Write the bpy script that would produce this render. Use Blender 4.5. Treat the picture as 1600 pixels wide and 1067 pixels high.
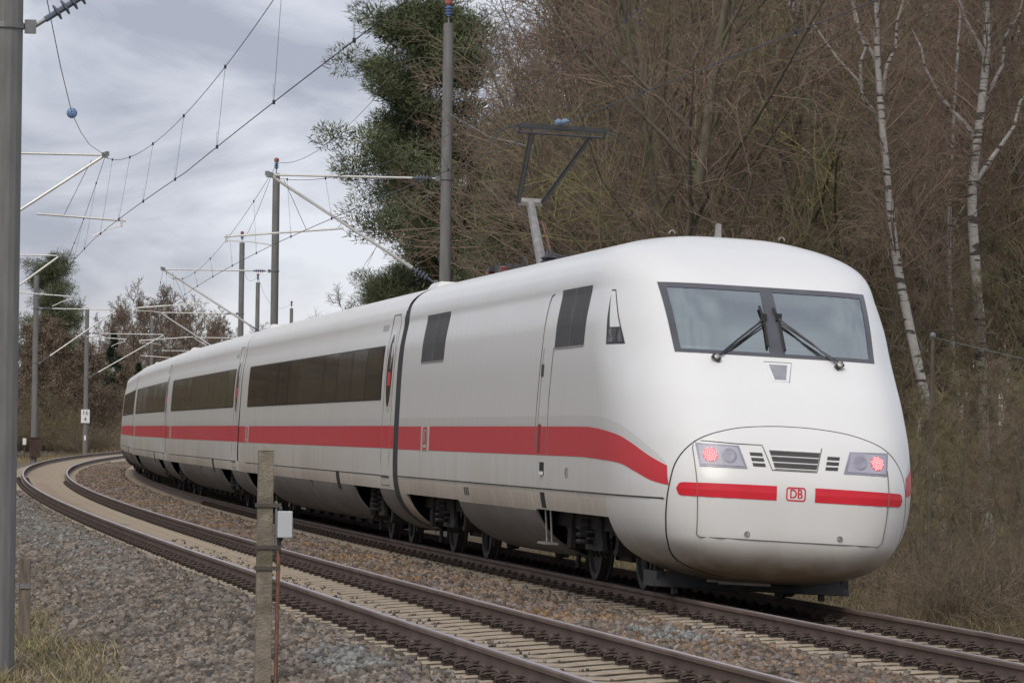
import bpy, bmesh, math, random
import numpy as np
from mathutils import Matrix, Vector

for o in list(bpy.data.objects):
    bpy.data.objects.remove(o)
scene = bpy.context.scene
COL = scene.collection
rnd = random.Random(7)

# ------------------------------------------------------------------ camera
CAM = (-9.602, -40.322, 1.6095)
YAW, PITCH, ROLL = 0.16015, 0.023168, 0.013876
cam_data = bpy.data.cameras.new('camera')
cam_data.sensor_width = 36.0
cam_data.lens = 6741.17 / 1600 * 36
cam_data.clip_start = 0.5
cam_data.clip_end = 5000
cam = bpy.data.objects.new('camera', cam_data)
COL.objects.link(cam)
_f = Vector((math.sin(YAW) * math.cos(PITCH), math.cos(YAW) * math.cos(PITCH), math.sin(PITCH)))
_r = Vector((math.cos(YAW), -math.sin(YAW), 0))
_u = _r.cross(_f)
_r2 = _r * math.cos(ROLL) + _u * math.sin(ROLL)
_u2 = _u * math.cos(ROLL) - _r * math.sin(ROLL)
cam.matrix_world = Matrix(((_r2.x, _u2.x, -_f.x, CAM[0]), (_r2.y, _u2.y, -_f.y, CAM[1]),
                           (_r2.z, _u2.z, -_f.z, CAM[2]), (0, 0, 0, 1)))
scene.camera = cam

# ------------------------------------------------------------------ world: overcast sky
SUN_EL, SUN_AZ = math.radians(45), math.radians(206)     # azimuth measured from +Y towards +X
world = bpy.data.worlds.new('World')
scene.world = world
world.use_nodes = True
nt = world.node_tree
nt.nodes.clear()
N = nt.nodes.new
lk = nt.links.new
w_out = N('ShaderNodeOutputWorld')
sky = N('ShaderNodeTexSky')
sky.sky_type = 'NISHITA'
sky.sun_disc = False
sky.sun_elevation = SUN_EL
sky.sun_rotation = SUN_AZ
bg_sky = N('ShaderNodeBackground')
bg_sky.inputs['Strength'].default_value = 0.06
lk(sky.outputs[0], bg_sky.inputs['Color'])
tc = N('ShaderNodeTexCoord')
mp = N('ShaderNodeMapping')
mp.inputs['Scale'].default_value = (1.0, 1.0, 2.3)
lk(tc.outputs['Generated'], mp.inputs['Vector'])
n1 = N('ShaderNodeTexNoise')
n1.inputs['Scale'].default_value = 11.0
n1.inputs['Detail'].default_value = 9
n1.inputs['Roughness'].default_value = 0.56
n1.inputs['Distortion'].default_value = 0.4
lk(mp.outputs[0], n1.inputs['Vector'])
cr = N('ShaderNodeValToRGB')
cr.color_ramp.elements[0].position = 0.40
cr.color_ramp.elements[0].color = (0.345, 0.365, 0.445, 1)
cr.color_ramp.elements[1].position = 0.59
cr.color_ramp.elements[1].color = (0.69, 0.715, 0.785, 1)
lk(n1.outputs['Fac'], cr.inputs['Fac'])
sep = N('ShaderNodeSeparateXYZ')
lk(tc.outputs['Generated'], sep.inputs[0])
hz = N('ShaderNodeMapRange')
hz.inputs['From Min'].default_value = 0.0
hz.inputs['From Max'].default_value = 0.05
hz.inputs['To Min'].default_value = 0.75
hz.inputs['To Max'].default_value = 0.0
hz.interpolation_type = 'SMOOTHSTEP'
lk(sep.outputs['Z'], hz.inputs['Value'])
mx = N('ShaderNodeMix')
mx.data_type = 'RGBA'
lk(hz.outputs[0], mx.inputs['Factor'])
lk(cr.outputs['Color'], mx.inputs[6])
mx.inputs[7].default_value = (0.70, 0.70, 0.68, 1)
bg_cl = N('ShaderNodeBackground')
bg_cl.inputs['Strength'].default_value = 1.0
lk(mx.outputs[2], bg_cl.inputs['Color'])
ms = N('ShaderNodeMixShader')
ms.inputs[0].default_value = 0.88
lk(bg_sky.outputs[0], ms.inputs[1])
lk(bg_cl.outputs[0], ms.inputs[2])
lk(ms.outputs[0], w_out.inputs['Surface'])

sun_d = bpy.data.lights.new('sun', 'SUN')
sun_d.energy = 1.5
sun_d.angle = math.radians(32)
sun_d.color = (1.0, 0.94, 0.86)
sun = bpy.data.objects.new('sun', sun_d)
COL.objects.link(sun)
_sd = Vector((math.sin(SUN_AZ) * math.cos(SUN_EL), math.cos(SUN_AZ) * math.cos(SUN_EL), math.sin(SUN_EL)))
sun.rotation_euler = _sd.to_track_quat('Z', 'Y').to_euler()
scene.view_settings.view_transform = 'Standard'
scene.view_settings.look = 'None'
scene.view_settings.exposure = 0.30
scene.view_settings.gamma = 1.0
scene.view_settings.use_curve_mapping = False
scene.render.resolution_x = 1024
scene.render.resolution_y = 682

# ------------------------------------------------------------------ track alignment (canted curve)
K0, K1, K2 = 2.471179747e-4, 5.802075797e-6, -1.96282778e-8
CANT0, CANT1, GR1, GR2 = 0.0394765, 2.81388e-4, 1.0537e-3, 3.1372e-6
TRK_A, DZ_A, GAUGE2 = 4.1778, 0.1497, 0.7525
_ss = np.arange(-200, 1200, 0.25)
_sc = np.clip(_ss, -60, 320)
_k = np.clip(K0 + K1 * _sc + K2 * _sc * _sc, 0, None)
_k = np.where((_ss < -60) | (_ss > 330), 0, _k)
_th = np.concatenate([[0], np.cumsum((_k[1:] + _k[:-1]) / 2 * 0.25)])
_i0 = int(np.argmin(abs(_ss)))
_th -= _th[_i0]
_X = np.concatenate([[0], np.cumsum((np.sin(_th[1:]) + np.sin(_th[:-1])) * 0.125)])
_Y = np.concatenate([[0], np.cumsum((np.cos(_th[1:]) + np.cos(_th[:-1])) * 0.125)])
_X -= _X[_i0]
_Y -= _Y[_i0]


def path(s):
    return np.interp(s, _ss, _X), np.interp(s, _ss, _Y), np.interp(s, _ss, _th)


def cant(s):
    return CANT0 + CANT1 * np.clip(s, -40, 120)


def grade(s):
    s = np.clip(s, -200, 330)
    return GR1 * s + GR2 * s * s


def TV(s, u, z):
    """upright coordinates: s along the line, u metres to the left, z above the line's datum"""
    s = np.asarray(s, float)
    x, y, t = path(s)
    return np.stack(np.broadcast_arrays(x - np.cos(t) * u, y + np.sin(t) * u, z + grade(s)), -1)


def TC(s, u, h, off=0.0, dz=0.0):
    """canted coordinates of a track: u to the left along the sleeper, h above rail top"""
    c = cant(np.asarray(s, float))
    return TV(s, off + u * np.cos(c) - h * np.sin(c), h * np.cos(c) + u * np.sin(c) + dz)


def frame_c(s, off=0.0, dz=0.0):
    o = Vector(TC(s, 0, 0, off, dz))
    a = Vector(TC(s - .1, 0, 0, off, dz))
    b = Vector(TC(s + .1, 0, 0, off, dz))
    y = (b - a).normalized()
    x = -(Vector(TC(s, 1, 0, off, dz)) - o)
    x = (x - y * x.dot(y)).normalized()
    z = x.cross(y)
    return Matrix(((x.x, y.x, z.x, o.x), (x.y, y.y, z.y, o.y), (x.z, y.z, z.z, o.z), (0, 0, 0, 1)))


def frame_v(s, u, z=0.0):
    o = TV(s, u, z)
    t = float(path(s)[2])
    return Matrix.Translation(Vector(o)) @ Matrix.Rotation(-t, 4, 'Z')


# ------------------------------------------------------------------ materials
MATS = {}


def mat(name, col, rough=0.6, metal=0.0, var=0.18, scale=6.0, bump=0.0, island=0.0, stretch=(1, 1, 1),
        col2=None, c2pos=(0.55, 0.7), spec=None, emit=None, coord='Object', bscale=None, coat=0.0, satvar=0):
    if name in MATS:
        return MATS[name]
    m = bpy.data.materials.new(name)
    m.use_nodes = True
    t = m.node_tree
    b = t.nodes['Principled BSDF']
    b.inputs['Roughness'].default_value = rough
    b.inputs['Metallic'].default_value = metal
    if spec is not None:
        b.inputs['Specular IOR Level'].default_value = spec
    if coat:
        b.inputs['Coat Weight'].default_value = coat
        b.inputs['Coat Roughness'].default_value = 0.12
    if emit:
        b.inputs['Emission Color'].default_value = (*emit[:3], 1)
        b.inputs['Emission Strength'].default_value = emit[3]
    tcn = t.nodes.new('ShaderNodeTexCoord')
    mpn = t.nodes.new('ShaderNodeMapping')
    mpn.inputs['Scale'].default_value = stretch
    t.links.new(tcn.outputs[coord], mpn.inputs[0])
    no = t.nodes.new('ShaderNodeTexNoise')
    no.inputs['Scale'].default_value = scale
    no.inputs['Detail'].default_value = 5
    t.links.new(mpn.outputs[0], no.inputs['Vector'])
    ra = t.nodes.new('ShaderNodeValToRGB')
    ra.color_ramp.elements[0].position = 0.3
    ra.color_ramp.elements[1].position = 0.7
    ra.color_ramp.elements[0].color = (*[max(c * (1 - var), 0) for c in col], 1)
    ra.color_ramp.elements[1].color = (*[min(c * (1 + var), 1) for c in col], 1)
    t.links.new(no.outputs['Fac'], ra.inputs[0])
    last = ra.outputs[0]
    if col2:
        no2 = t.nodes.new('ShaderNodeTexNoise')
        no2.inputs['Scale'].default_value = scale * 0.37
        no2.inputs['Detail'].default_value = 4
        t.links.new(mpn.outputs[0], no2.inputs['Vector'])
        mr = t.nodes.new('ShaderNodeMapRange')
        mr.inputs['From Min'].default_value = c2pos[0]
        mr.inputs['From Max'].default_value = c2pos[1]
        t.links.new(no2.outputs['Fac'], mr.inputs['Value'])
        mixn = t.nodes.new('ShaderNodeMix')
        mixn.data_type = 'RGBA'
        t.links.new(mr.outputs[0], mixn.inputs['Factor'])
        t.links.new(last, mixn.inputs[6])
        mixn.inputs[7].default_value = (*col2, 1)
        last = mixn.outputs[2]
    if island:
        g = t.nodes.new('ShaderNodeNewGeometry')
        mr2 = t.nodes.new('ShaderNodeMapRange')
        mr2.inputs['To Min'].default_value = 1 - island
        mr2.inputs['To Max'].default_value = 1 + island
        t.links.new(g.outputs['Random Per Island'], mr2.inputs['Value'])
        hs = t.nodes.new('ShaderNodeHueSaturation')
        t.links.new(last, hs.inputs['Color'])
        t.links.new(mr2.outputs[0], hs.inputs['Value'])
        if satvar:
            ml = t.nodes.new('ShaderNodeMath')
            ml.operation = 'MULTIPLY'
            ml.inputs[1].default_value = 17.31
            t.links.new(g.outputs['Random Per Island'], ml.inputs[0])
            fr = t.nodes.new('ShaderNodeMath')
            fr.operation = 'FRACT'
            t.links.new(ml.outputs[0], fr.inputs[0])
            mr3 = t.nodes.new('ShaderNodeMapRange')
            mr3.inputs['To Min'].default_value = 1 - satvar
            mr3.inputs['To Max'].default_value = 1 + satvar
            t.links.new(fr.outputs[0], mr3.inputs['Value'])
            t.links.new(mr3.outputs[0], hs.inputs['Saturation'])
        last = hs.outputs[0]
    t.links.new(last, b.inputs['Base Color'])
    if bump:
        bn = t.nodes.new('ShaderNodeTexNoise')
        bn.inputs['Scale'].default_value = bscale or scale * 3
        bn.inputs['Detail'].default_value = 4
        t.links.new(mpn.outputs[0], bn.inputs['Vector'])
        bu = t.nodes.new('ShaderNodeBump')
        bu.inputs['Strength'].default_value = bump
        bu.inputs['Distance'].default_value = 0.02
        t.links.new(bn.outputs['Fac'], bu.inputs['Height'])
        t.links.new(bu.outputs[0], b.inputs['Normal'])
    MATS[name] = m
    return m


def paint_mat(name, col, dirt, amount, rough=0.28, zlo=0.4, zhi=2.2, coat=0.25):
    """vehicle paint with streaky, broken-edged road dirt"""
    m = bpy.data.materials.new(name)
    m.use_nodes = True
    t = m.node_tree
    b = t.nodes['Principled BSDF']
    tcn = t.nodes.new('ShaderNodeTexCoord')
    mp1 = t.nodes.new('ShaderNodeMapping')
    mp1.inputs['Scale'].default_value = (2.0, 2.6, 0.28)
    t.links.new(tcn.outputs['Object'], mp1.inputs[0])
    a = t.nodes.new('ShaderNodeTexNoise')
    a.inputs['Scale'].default_value = 1.6
    a.inputs['Detail'].default_value = 7
    a.inputs['Roughness'].default_value = 0.6
    t.links.new(mp1.outputs[0], a.inputs['Vector'])
    c = t.nodes.new('ShaderNodeTexNoise')
    c.inputs['Scale'].default_value = 0.55
    c.inputs['Detail'].default_value = 5
    t.links.new(tcn.outputs['Object'], c.inputs['Vector'])
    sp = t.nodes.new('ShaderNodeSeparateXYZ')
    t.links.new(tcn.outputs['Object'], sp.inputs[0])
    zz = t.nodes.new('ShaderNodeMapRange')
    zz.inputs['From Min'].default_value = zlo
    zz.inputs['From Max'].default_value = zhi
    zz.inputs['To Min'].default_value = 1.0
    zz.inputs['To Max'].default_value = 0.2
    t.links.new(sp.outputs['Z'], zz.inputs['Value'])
    yy = t.nodes.new('ShaderNodeMapRange')          # cleaned nose, dusty flanks behind it
    yy.inputs['From Min'].default_value = 2.0
    yy.inputs['From Max'].default_value = 9.0
    yy.inputs['To Min'].default_value = 0.35
    yy.inputs['To Max'].default_value = 1.0
    t.links.new(sp.outputs['Y'], yy.inputs['Value'])
    s1 = t.nodes.new('ShaderNodeMath')
    s1.operation = 'ADD'
    t.links.new(a.outputs['Fac'], s1.inputs[0])
    t.links.new(c.outputs['Fac'], s1.inputs[1])
    s2 = t.nodes.new('ShaderNodeMath')
    s2.operation = 'MULTIPLY'
    t.links.new(s1.outputs[0], s2.inputs[0])
    t.links.new(zz.outputs[0], s2.inputs[1])
    s3 = t.nodes.new('ShaderNodeMath')
    s3.operation = 'MULTIPLY'
    t.links.new(s2.outputs[0], s3.inputs[0])
    t.links.new(yy.outputs[0], s3.inputs[1])
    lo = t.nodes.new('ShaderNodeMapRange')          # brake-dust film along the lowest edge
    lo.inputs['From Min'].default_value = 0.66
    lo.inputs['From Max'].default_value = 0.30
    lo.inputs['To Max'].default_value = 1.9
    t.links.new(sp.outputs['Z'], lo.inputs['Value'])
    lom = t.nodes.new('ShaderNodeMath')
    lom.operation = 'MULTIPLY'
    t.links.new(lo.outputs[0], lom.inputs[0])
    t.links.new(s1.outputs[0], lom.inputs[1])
    s4 = t.nodes.new('ShaderNodeMath')
    s4.operation = 'MULTIPLY'
    s4.use_clamp = True
    s4.inputs[1].default_value = amount
    t.links.new(s3.outputs[0], s4.inputs[0])
    mixn = t.nodes.new('ShaderNodeMix')
    mixn.data_type = 'RGBA'
    t.links.new(s4.outputs[0], mixn.inputs['Factor'])
    mixn.inputs[6].default_value = (*col, 1)
    mixn.inputs[7].default_value = (*dirt, 1)
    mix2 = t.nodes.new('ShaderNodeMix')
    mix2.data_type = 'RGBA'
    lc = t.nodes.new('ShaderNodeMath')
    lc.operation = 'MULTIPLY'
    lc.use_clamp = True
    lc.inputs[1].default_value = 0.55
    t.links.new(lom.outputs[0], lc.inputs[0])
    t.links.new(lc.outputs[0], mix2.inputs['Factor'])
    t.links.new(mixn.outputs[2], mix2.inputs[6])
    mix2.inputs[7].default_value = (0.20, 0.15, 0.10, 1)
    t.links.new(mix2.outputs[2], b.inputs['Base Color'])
    rr = t.nodes.new('ShaderNodeMapRange')
    rr.inputs['To Min'].default_value = rough
    rr.inputs['To Max'].default_value = 0.75
    t.links.new(s4.outputs[0], rr.inputs['Value'])
    t.links.new(rr.outputs[0], b.inputs['Roughness'])
    b.inputs['Coat Weight'].default_value = coat
    b.inputs['Coat Roughness'].default_value = 0.15
    wv = t.nodes.new('ShaderNodeTexNoise')          # slight panel waviness
    wv.inputs['Scale'].default_value = 0.9
    t.links.new(tcn.outputs['Object'], wv.inputs['Vector'])
    bu = t.nodes.new('ShaderNodeBump')
    bu.inputs['Strength'].default_value = 0.12
    bu.inputs['Distance'].default_value = 0.02
    t.links.new(wv.outputs['Fac'], bu.inputs['Height'])
    t.links.new(bu.outputs[0], b.inputs['Normal'])
    MATS[name] = m
    return m


def glass_mat(name, tint, ior, ):
    m = bpy.data.materials.new(name)
    m.use_nodes = True
    t = m.node_tree
    t.nodes.remove(t.nodes['Principled BSDF'])
    o = t.nodes['Material Output']
    tr = t.nodes.new('ShaderNodeBsdfTransparent')
    tr.inputs[0].default_value = (*tint, 1)
    gl = t.nodes.new('ShaderNodeBsdfGlossy')
    gl.inputs['Roughness'].default_value = 0.16
    gl.inputs['Color'].default_value = (.93, 1.0, .985, 1)
    fr = t.nodes.new('ShaderNodeFresnel')
    fr.inputs['IOR'].default_value = ior
    mi = t.nodes.new('ShaderNodeMixShader')
    t.links.new(fr.outputs[0], mi.inputs[0])
    t.links.new(tr.outputs[0], mi.inputs[1])
    t.links.new(gl.outputs[0], mi.inputs[2])
    t.links.new(mi.outputs[0], o.inputs['Surface'])
    MATS[name] = m
    return m


# ------------------------------------------------------------------ mesh helpers
def link(o, parent=None):
    COL.objects.link(o)
    if parent is not None:
        o.parent = parent
    return o


def tag(o, label=None, cat=None, group=None, kind=None):
    if label:
        o['label'] = label
    if cat:
        o['category'] = cat
    if group:
        o['group'] = group
    if kind:
        o['kind'] = kind
    return o


def empty(name, mtx):
    o = bpy.data.objects.new(name, None)
    o.empty_display_size = 0.2
    COL.objects.link(o)
    o.matrix_world = mtx
    return o


def shade(me, smooth):
    me.polygons.foreach_set('use_smooth', [smooth] * len(me.polygons))


def np_mesh(name, V, F, m, parent=None, smooth=False, attr=None):
    V = np.ascontiguousarray(V, dtype=np.float32)
    F = np.ascontiguousarray(F, dtype=np.int32)
    k = F.shape[1]
    me = bpy.data.meshes.new(name)
    me.vertices.add(len(V))
    me.vertices.foreach_set('co', V.ravel())
    me.loops.add(F.size)
    me.loops.foreach_set('vertex_index', F.ravel())
    me.polygons.add(len(F))
    me.polygons.foreach_set('loop_start', np.arange(0, F.size, k, dtype=np.int32))
    me.polygons.foreach_set('loop_total', np.full(len(F), k, dtype=np.int32))
    me.update(calc_edges=True)
    me.materials.append(m)
    if smooth:
        shade(me, True)
    return link(bpy.data.objects.new(name, me), parent)


class MB:
    def __init__(self):
        self.v, self.f, self.mi = [], [], []

    def add(self, vs, fs, mi=0):
        n = len(self.v)
        self.v += [tuple(v) for v in vs]
        self.f += [tuple(i + n for i in f) for f in fs]
        self.mi += [mi] * len(fs)
        return self

    def box(self, c, size, rot=None, mi=0, taper=1.0):
        x, y, z = (d / 2 for d in size)
        vs = [Vector((sx * x * (taper if sz > 0 else 1), sy * y * (taper if sz > 0 else 1), sz * z))
              for sz in (-1, 1) for sx, sy in ((-1, -1), (1, -1), (1, 1), (-1, 1))]
        if rot is not None:
            vs = [rot @ v for v in vs]
        c = Vector(c)
        return self.add([v + c for v in vs], [(0, 3, 2, 1), (4, 5, 6, 7), (0, 1, 5, 4), (1, 2, 6, 5), (2, 3, 7, 6), (3, 0, 4, 7)], mi)

    def tube(self, pts, rad, n=8, caps=True, mi=0):
        pts = [Vector(p) for p in pts]
        rads = rad if isinstance(rad, (list, tuple)) else [rad] * len(pts)
        vs, fs = [], []
        ref = None
        for i, p in enumerate(pts):
            d = (pts[min(i + 1, len(pts) - 1)] - pts[max(i - 1, 0)])
            d = d.normalized() if d.length > 1e-9 else Vector((0, 0, 1))
            if ref is None:
                ref = Vector((0, 0, 1)) if abs(d.z) < 0.9 else Vector((1, 0, 0))
            a = d.cross(ref)
            if a.length < 1e-6:
                a = d.orthogonal()
            a.normalize()
            b = d.cross(a)
            for j in range(n):
                t = 2 * math.pi * j / n
                vs.append(p + (a * math.cos(t) + b * math.sin(t)) * rads[i])
        for i in range(len(pts) - 1):
            for j in range(n):
                k = (j + 1) % n
                fs.append((i * n + j, i * n + k, (i + 1) * n + k, (i + 1) * n + j))
        if caps:
            fs.append(tuple(range(n - 1, -1, -1)))
            fs.append(tuple((len(pts) - 1) * n + j for j in range(n)))
        return self.add(vs, fs, mi)

    def lathe(self, prof, origin, axis, n=20, mi=0):
        """prof: (distance along axis, radius)"""
        axis = Vector(axis).normalized()
        a = axis.orthogonal().normalized()
        b = axis.cross(a)
        o = Vector(origin)
        vs, fs = [], []
        for d, r in prof:
            for j in range(n):
                t = 2 * math.pi * j / n
                vs.append(o + axis * d + (a * math.cos(t) + b * math.sin(t)) * max(r, 1e-4))
        for i in range(len(prof) - 1):
            for j in range(n):
                k = (j + 1) % n
                fs.append((i * n + j, i * n + k, (i + 1) * n + k, (i + 1) * n + j))
        return self.add(vs, fs, mi)

    def grid(self, G, mi=0, flip=False):
        """G: rows x cols of points"""
        r, c = len(G), len(G[0])
        vs = [p for row in G for p in row]
        fs = []
        for i in range(r - 1):
            for j in range(c - 1):
                q = (i * c + j, i * c + j + 1, (i + 1) * c + j + 1, (i + 1) * c + j)
                fs.append(q[::-1] if flip else q)
        return self.add(vs, fs, mi)

    def build(self, name, mats, parent=None, smooth=False, merge=False, bevel=0.0, recalc=False):
        me = bpy.data.meshes.new(name)
        me.from_pydata([tuple(v) for v in self.v], [], self.f)
        if not isinstance(mats, (list, tuple)):
            mats = [mats]
        for m in mats:
            me.materials.append(m)
        if len(mats) > 1:
            me.polygons.foreach_set('material_index', self.mi)
        if merge or bevel or recalc:
            bm = bmesh.new()
            bm.from_mesh(me)
            if merge:
                bmesh.ops.remove_doubles(bm, verts=bm.verts, dist=1e-4)
            if recalc:
                bmesh.ops.recalc_face_normals(bm, faces=bm.faces)
            if bevel:
                bmesh.ops.bevel(bm, geom=[e for e in bm.edges if len(e.link_faces) == 2 and e.calc_face_angle(0) > 0.6],
                                offset=bevel, segments=2, affect='EDGES', profile=0.5)
            bm.to_mesh(me)
            bm.free()
        if smooth:
            shade(me, True)
        me.update()
        return link(bpy.data.objects.new(name, me), parent)


def clone(o, parent=None):
    c = o.copy()
    COL.objects.link(c)
    c.parent = parent
    return c


def text_mesh(body, size):
    """verts (x,y) and faces of a piece of lettering, centred"""
    cu = bpy.data.curves.new('t', 'FONT')
    cu.body = body
    cu.size = size
    cu.align_x = 'CENTER'
    cu.align_y = 'CENTER'
    cu.resolution_u = 3
    ob = bpy.data.objects.new('t', cu)
    COL.objects.link(ob)
    dg = bpy.context.evaluated_depsgraph_get()
    me = bpy.data.meshes.new_from_object(ob.evaluated_get(dg))
    vs = [tuple(v.co) for v in me.vertices]
    fs = [tuple(p.vertices) for p in me.polygons]
    bpy.data.objects.remove(ob)
    bpy.data.curves.remove(cu)
    bpy.data.meshes.remove(me)
    return vs, fs


def pchip(xs, ys):
    xs = np.array(xs, float)
    ys = np.array(ys, float)
    h = np.diff(xs)
    d = np.diff(ys) / h
    m = np.zeros_like(ys)
    for i in range(1, len(xs) - 1):
        if d[i - 1] * d[i] > 0:
            w1 = 2 * h[i] + h[i - 1]
            w2 = h[i] + 2 * h[i - 1]
            m[i] = (w1 + w2) / (w1 / d[i - 1] + w2 / d[i])
    m[0] = d[0]
    m[-1] = d[-1]

    def f(x):
        x = np.clip(np.asarray(x, float), xs[0], xs[-1])
        i = np.clip(np.searchsorted(xs, x) - 1, 0, len(xs) - 2)
        t = (x - xs[i]) / h[i]
        t2 = t * t
        t3 = t2 * t
        return (2 * t3 - 3 * t2 + 1) * ys[i] + (t3 - 2 * t2 + t) * h[i] * m[i] + (-2 * t3 + 3 * t2) * ys[i + 1] + (t3 - t2) * h[i] * m[i + 1]
    return f


# ================================================================== SETTING: ground, ballast, tracks
def z_track(s, u):
    """ballast level (upright z above datum) at the given s and offset u, arrays"""
    c = np.sin(cant(s))
    zb = u * c - 0.215
    za = DZ_A + (u - TRK_A) * c - 0.215
    zmid = np.clip((u - 1.45) / (2.75 - 1.45), 0, 1)
    z = zb * (1 - zmid) + za * zmid + 0.02 * np.sin(np.clip((u - 1.3) / 1.6, 0, 1) * math.pi)
    eL = DZ_A + (5.75 - TRK_A) * c - 0.215
    gl = -0.50 + 0 * s
    tl = np.clip((u - 5.75) / 1.85, 0, 1)
    z = np.where(u > 5.75, eL * (1 - tl) + gl * tl, z)
    eR = -1.75 * c - 0.215
    tr = np.clip((-1.75 - u) / 1.5, 0, 1)
    z = np.where(u < -1.75, eR * (1 - tr) + (-0.75) * tr, z)
    return z


def lumps(s, u):
    return (0.5 * np.sin(s * 0.9 + 1.3 * np.sin(u * 0.8)) + 0.5 * np.sin(u * 1.7 + s * 0.31)
            + 0.4 * np.sin(s * 2.3 - u * 1.9) + 0.3 * np.sin(u * 3.9 + 0.4 * s))


M_ground = mat('forest_floor', (0.115, 0.085, 0.055), 0.95, var=0.4, scale=1.5, bump=0.6, coord='Object', col2=(0.10, 0.10, 0.045), c2pos=(.5, .65))
M_ballast = mat('ballast_fines', (0.15, 0.118, 0.09), 0.95, var=0.5, scale=30, bump=1.0, bscale=28)

sg = np.concatenate([np.arange(-150, -40, 10.), np.arange(-40, 60, 2.), np.arange(60, 340, 5.), np.arange(340, 1100, 40.)])
ug = np.concatenate([np.arange(-600, -60, 40.), np.arange(-60, -16, 4.), np.arange(-16, 14, .5), np.arange(14, 60, 5.), np.arange(60, 600, 40.)])
SG, UG = np.meshgrid(sg, ug, indexing='ij')
ZG = np.where((UG > -3.3) & (UG < 7.6), z_track(SG, np.clip(UG, -3.25, 7.6)) - 0.18, 0)
ZG = np.where(UG >= 7.6, -0.53 - np.clip(UG - 7.6, 0, 6) * 0.05, ZG)
ZG = np.where(UG <= -3.3, -0.76 + np.clip(-UG - 8, 0, 40) * 0.02, ZG)
ZG = ZG + np.where((UG < -3.6) | (UG > 7.8), 0.05 * lumps(SG, UG) * np.clip((np.maximum(-UG - 3.6, UG - 7.8)), 0, 1), 0)
PG = TV(SG, UG, ZG).reshape(-1, 3)
nr, nc = SG.shape
ii = (np.arange(nr - 1)[:, None] * nc + np.arange(nc - 1)[None, :]).ravel()
ground = np_mesh('ground', PG, np.stack([ii, ii + nc, ii + nc + 1, ii + 1], 1), M_ground, smooth=True)
tag(ground, 'brown leaf-littered woodland ground on both sides of the railway', kind='structure')

sb = np.concatenate([np.arange(-42, 30, .5), np.arange(30, 120, 1.), np.arange(120, 420, 4.)])
ub = np.arange(-3.5, 7.9, 0.15)
SB, UB = np.meshgrid(sb, ub, indexing='ij')
ZB = z_track(SB, UB) - 0.015 + 0.008 * lumps(SB * 3, UB * 3)
ZB = np.where((UB < -3.3) | (UB > 7.65), ZB - 0.12, ZB)
PB = TV(SB, UB, ZB).reshape(-1, 3)
nr, nc = SB.shape
ii = (np.arange(nr - 1)[:, None] * nc + np.arange(nc - 1)[None, :]).ravel()
ballast_bed = np_mesh('ballast_bed', PB, np.stack([ii, ii + nc, ii + nc + 1, ii + 1], 1), M_ballast, smooth=True)
tag(ballast_bed, 'grey-brown ballast bed carrying both railway tracks', kind='structure')


def stones(name, n, s_lo, s_hi, u_lo, u_hi, r_lo, r_hi, m, label, seed, fall=60.0, lift=0.01, thin=None):
    g = np.random.default_rng(seed)
    # more stones near the camera than far off
    t = g.random(n)
    a = s_hi - s_lo
    s = s_lo + fall * (np.power(1 + a / fall, t) - 1)
    u = u_lo + (u_hi - u_lo) * g.random(n)
    if thin is not None:
        keep = thin(s, u, g)
        s, u = s[keep], u[keep]
        n = len(s)
    r = (r_lo + (r_hi - r_lo) * g.random(n) ** 1.6) * (1 + 0.35 * np.clip((s - s_lo) / fall, 0, 2))
    z = z_track(s, u) + lift * g.random(n) + r * 0.15
    c = TV(s, u, z)
    base = np.array([(-1, -1, -1), (1, -1, -1), (1, 1, -1), (-1, 1, -1), (-1, -1, 1), (1, -1, 1), (1, 1, 1), (-1, 1, 1)], float) * 0.62
    v = base[None] * (1 + 0.5 * (g.random((n, 8, 3)) - 0.5)) * (0.65 + 0.6 * g.random((n, 1, 3)))
    v[:, 4:, :2] *= (0.45 + 0.5 * g.random((n, 1, 1)))
    q = g.normal(size=(n, 4))
    q /= np.linalg.norm(q, axis=1, keepdims=True)
    w, x, y, zz = q.T
    R = np.stack([1 - 2 * (y * y + zz * zz), 2 * (x * y - w * zz), 2 * (x * zz + w * y),
                  2 * (x * y + w * zz), 1 - 2 * (x * x + zz * zz), 2 * (y * zz - w * x),
                  2 * (x * zz - w * y), 2 * (y * zz + w * x), 1 - 2 * (x * x + y * y)], -1).reshape(n, 3, 3)
    v = np.einsum('nij,nkj->nki', R, v) * r[:, None, None] + c[:, None, :]
    F = np.array([(0, 3, 2, 1), (4, 5, 6, 7), (0, 1, 5, 4), (1, 2, 6, 5), (2, 3, 7, 6), (3, 0, 4, 7)])
    fs = (F[None] + 8 * np.arange(n)[:, None, None]).reshape(-1, 4)
    o = np_mesh(name, v.reshape(-1, 3), fs, m)
    tag(o, label, 'gravel', kind='stuff')
    return o


M_stone = mat('ballast_stone', (0.162, 0.134, 0.109), 0.92, var=0.3, scale=2, island=0.68, satvar=0.4, bump=0.3, bscale=60)
M_stone_rust = mat('ballast_stone_rusty', (0.170, 0.130, 0.10), 0.92, var=0.3, scale=0.9, island=0.62, satvar=0.55,
                   col2=(0.21, 0.14, 0.085), c2pos=(.5, .66), bump=0.3, bscale=60)
M_stone_new = mat('ballast_stone_fresh', (0.19, 0.188, 0.175), 0.9, var=0.2, scale=3, island=0.5, satvar=0.3)


def open_crib(s, u, g):
    ph = np.mod(s + 0.3, 0.6) - 0.3
    return np.abs(ph) > 0.165


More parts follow.
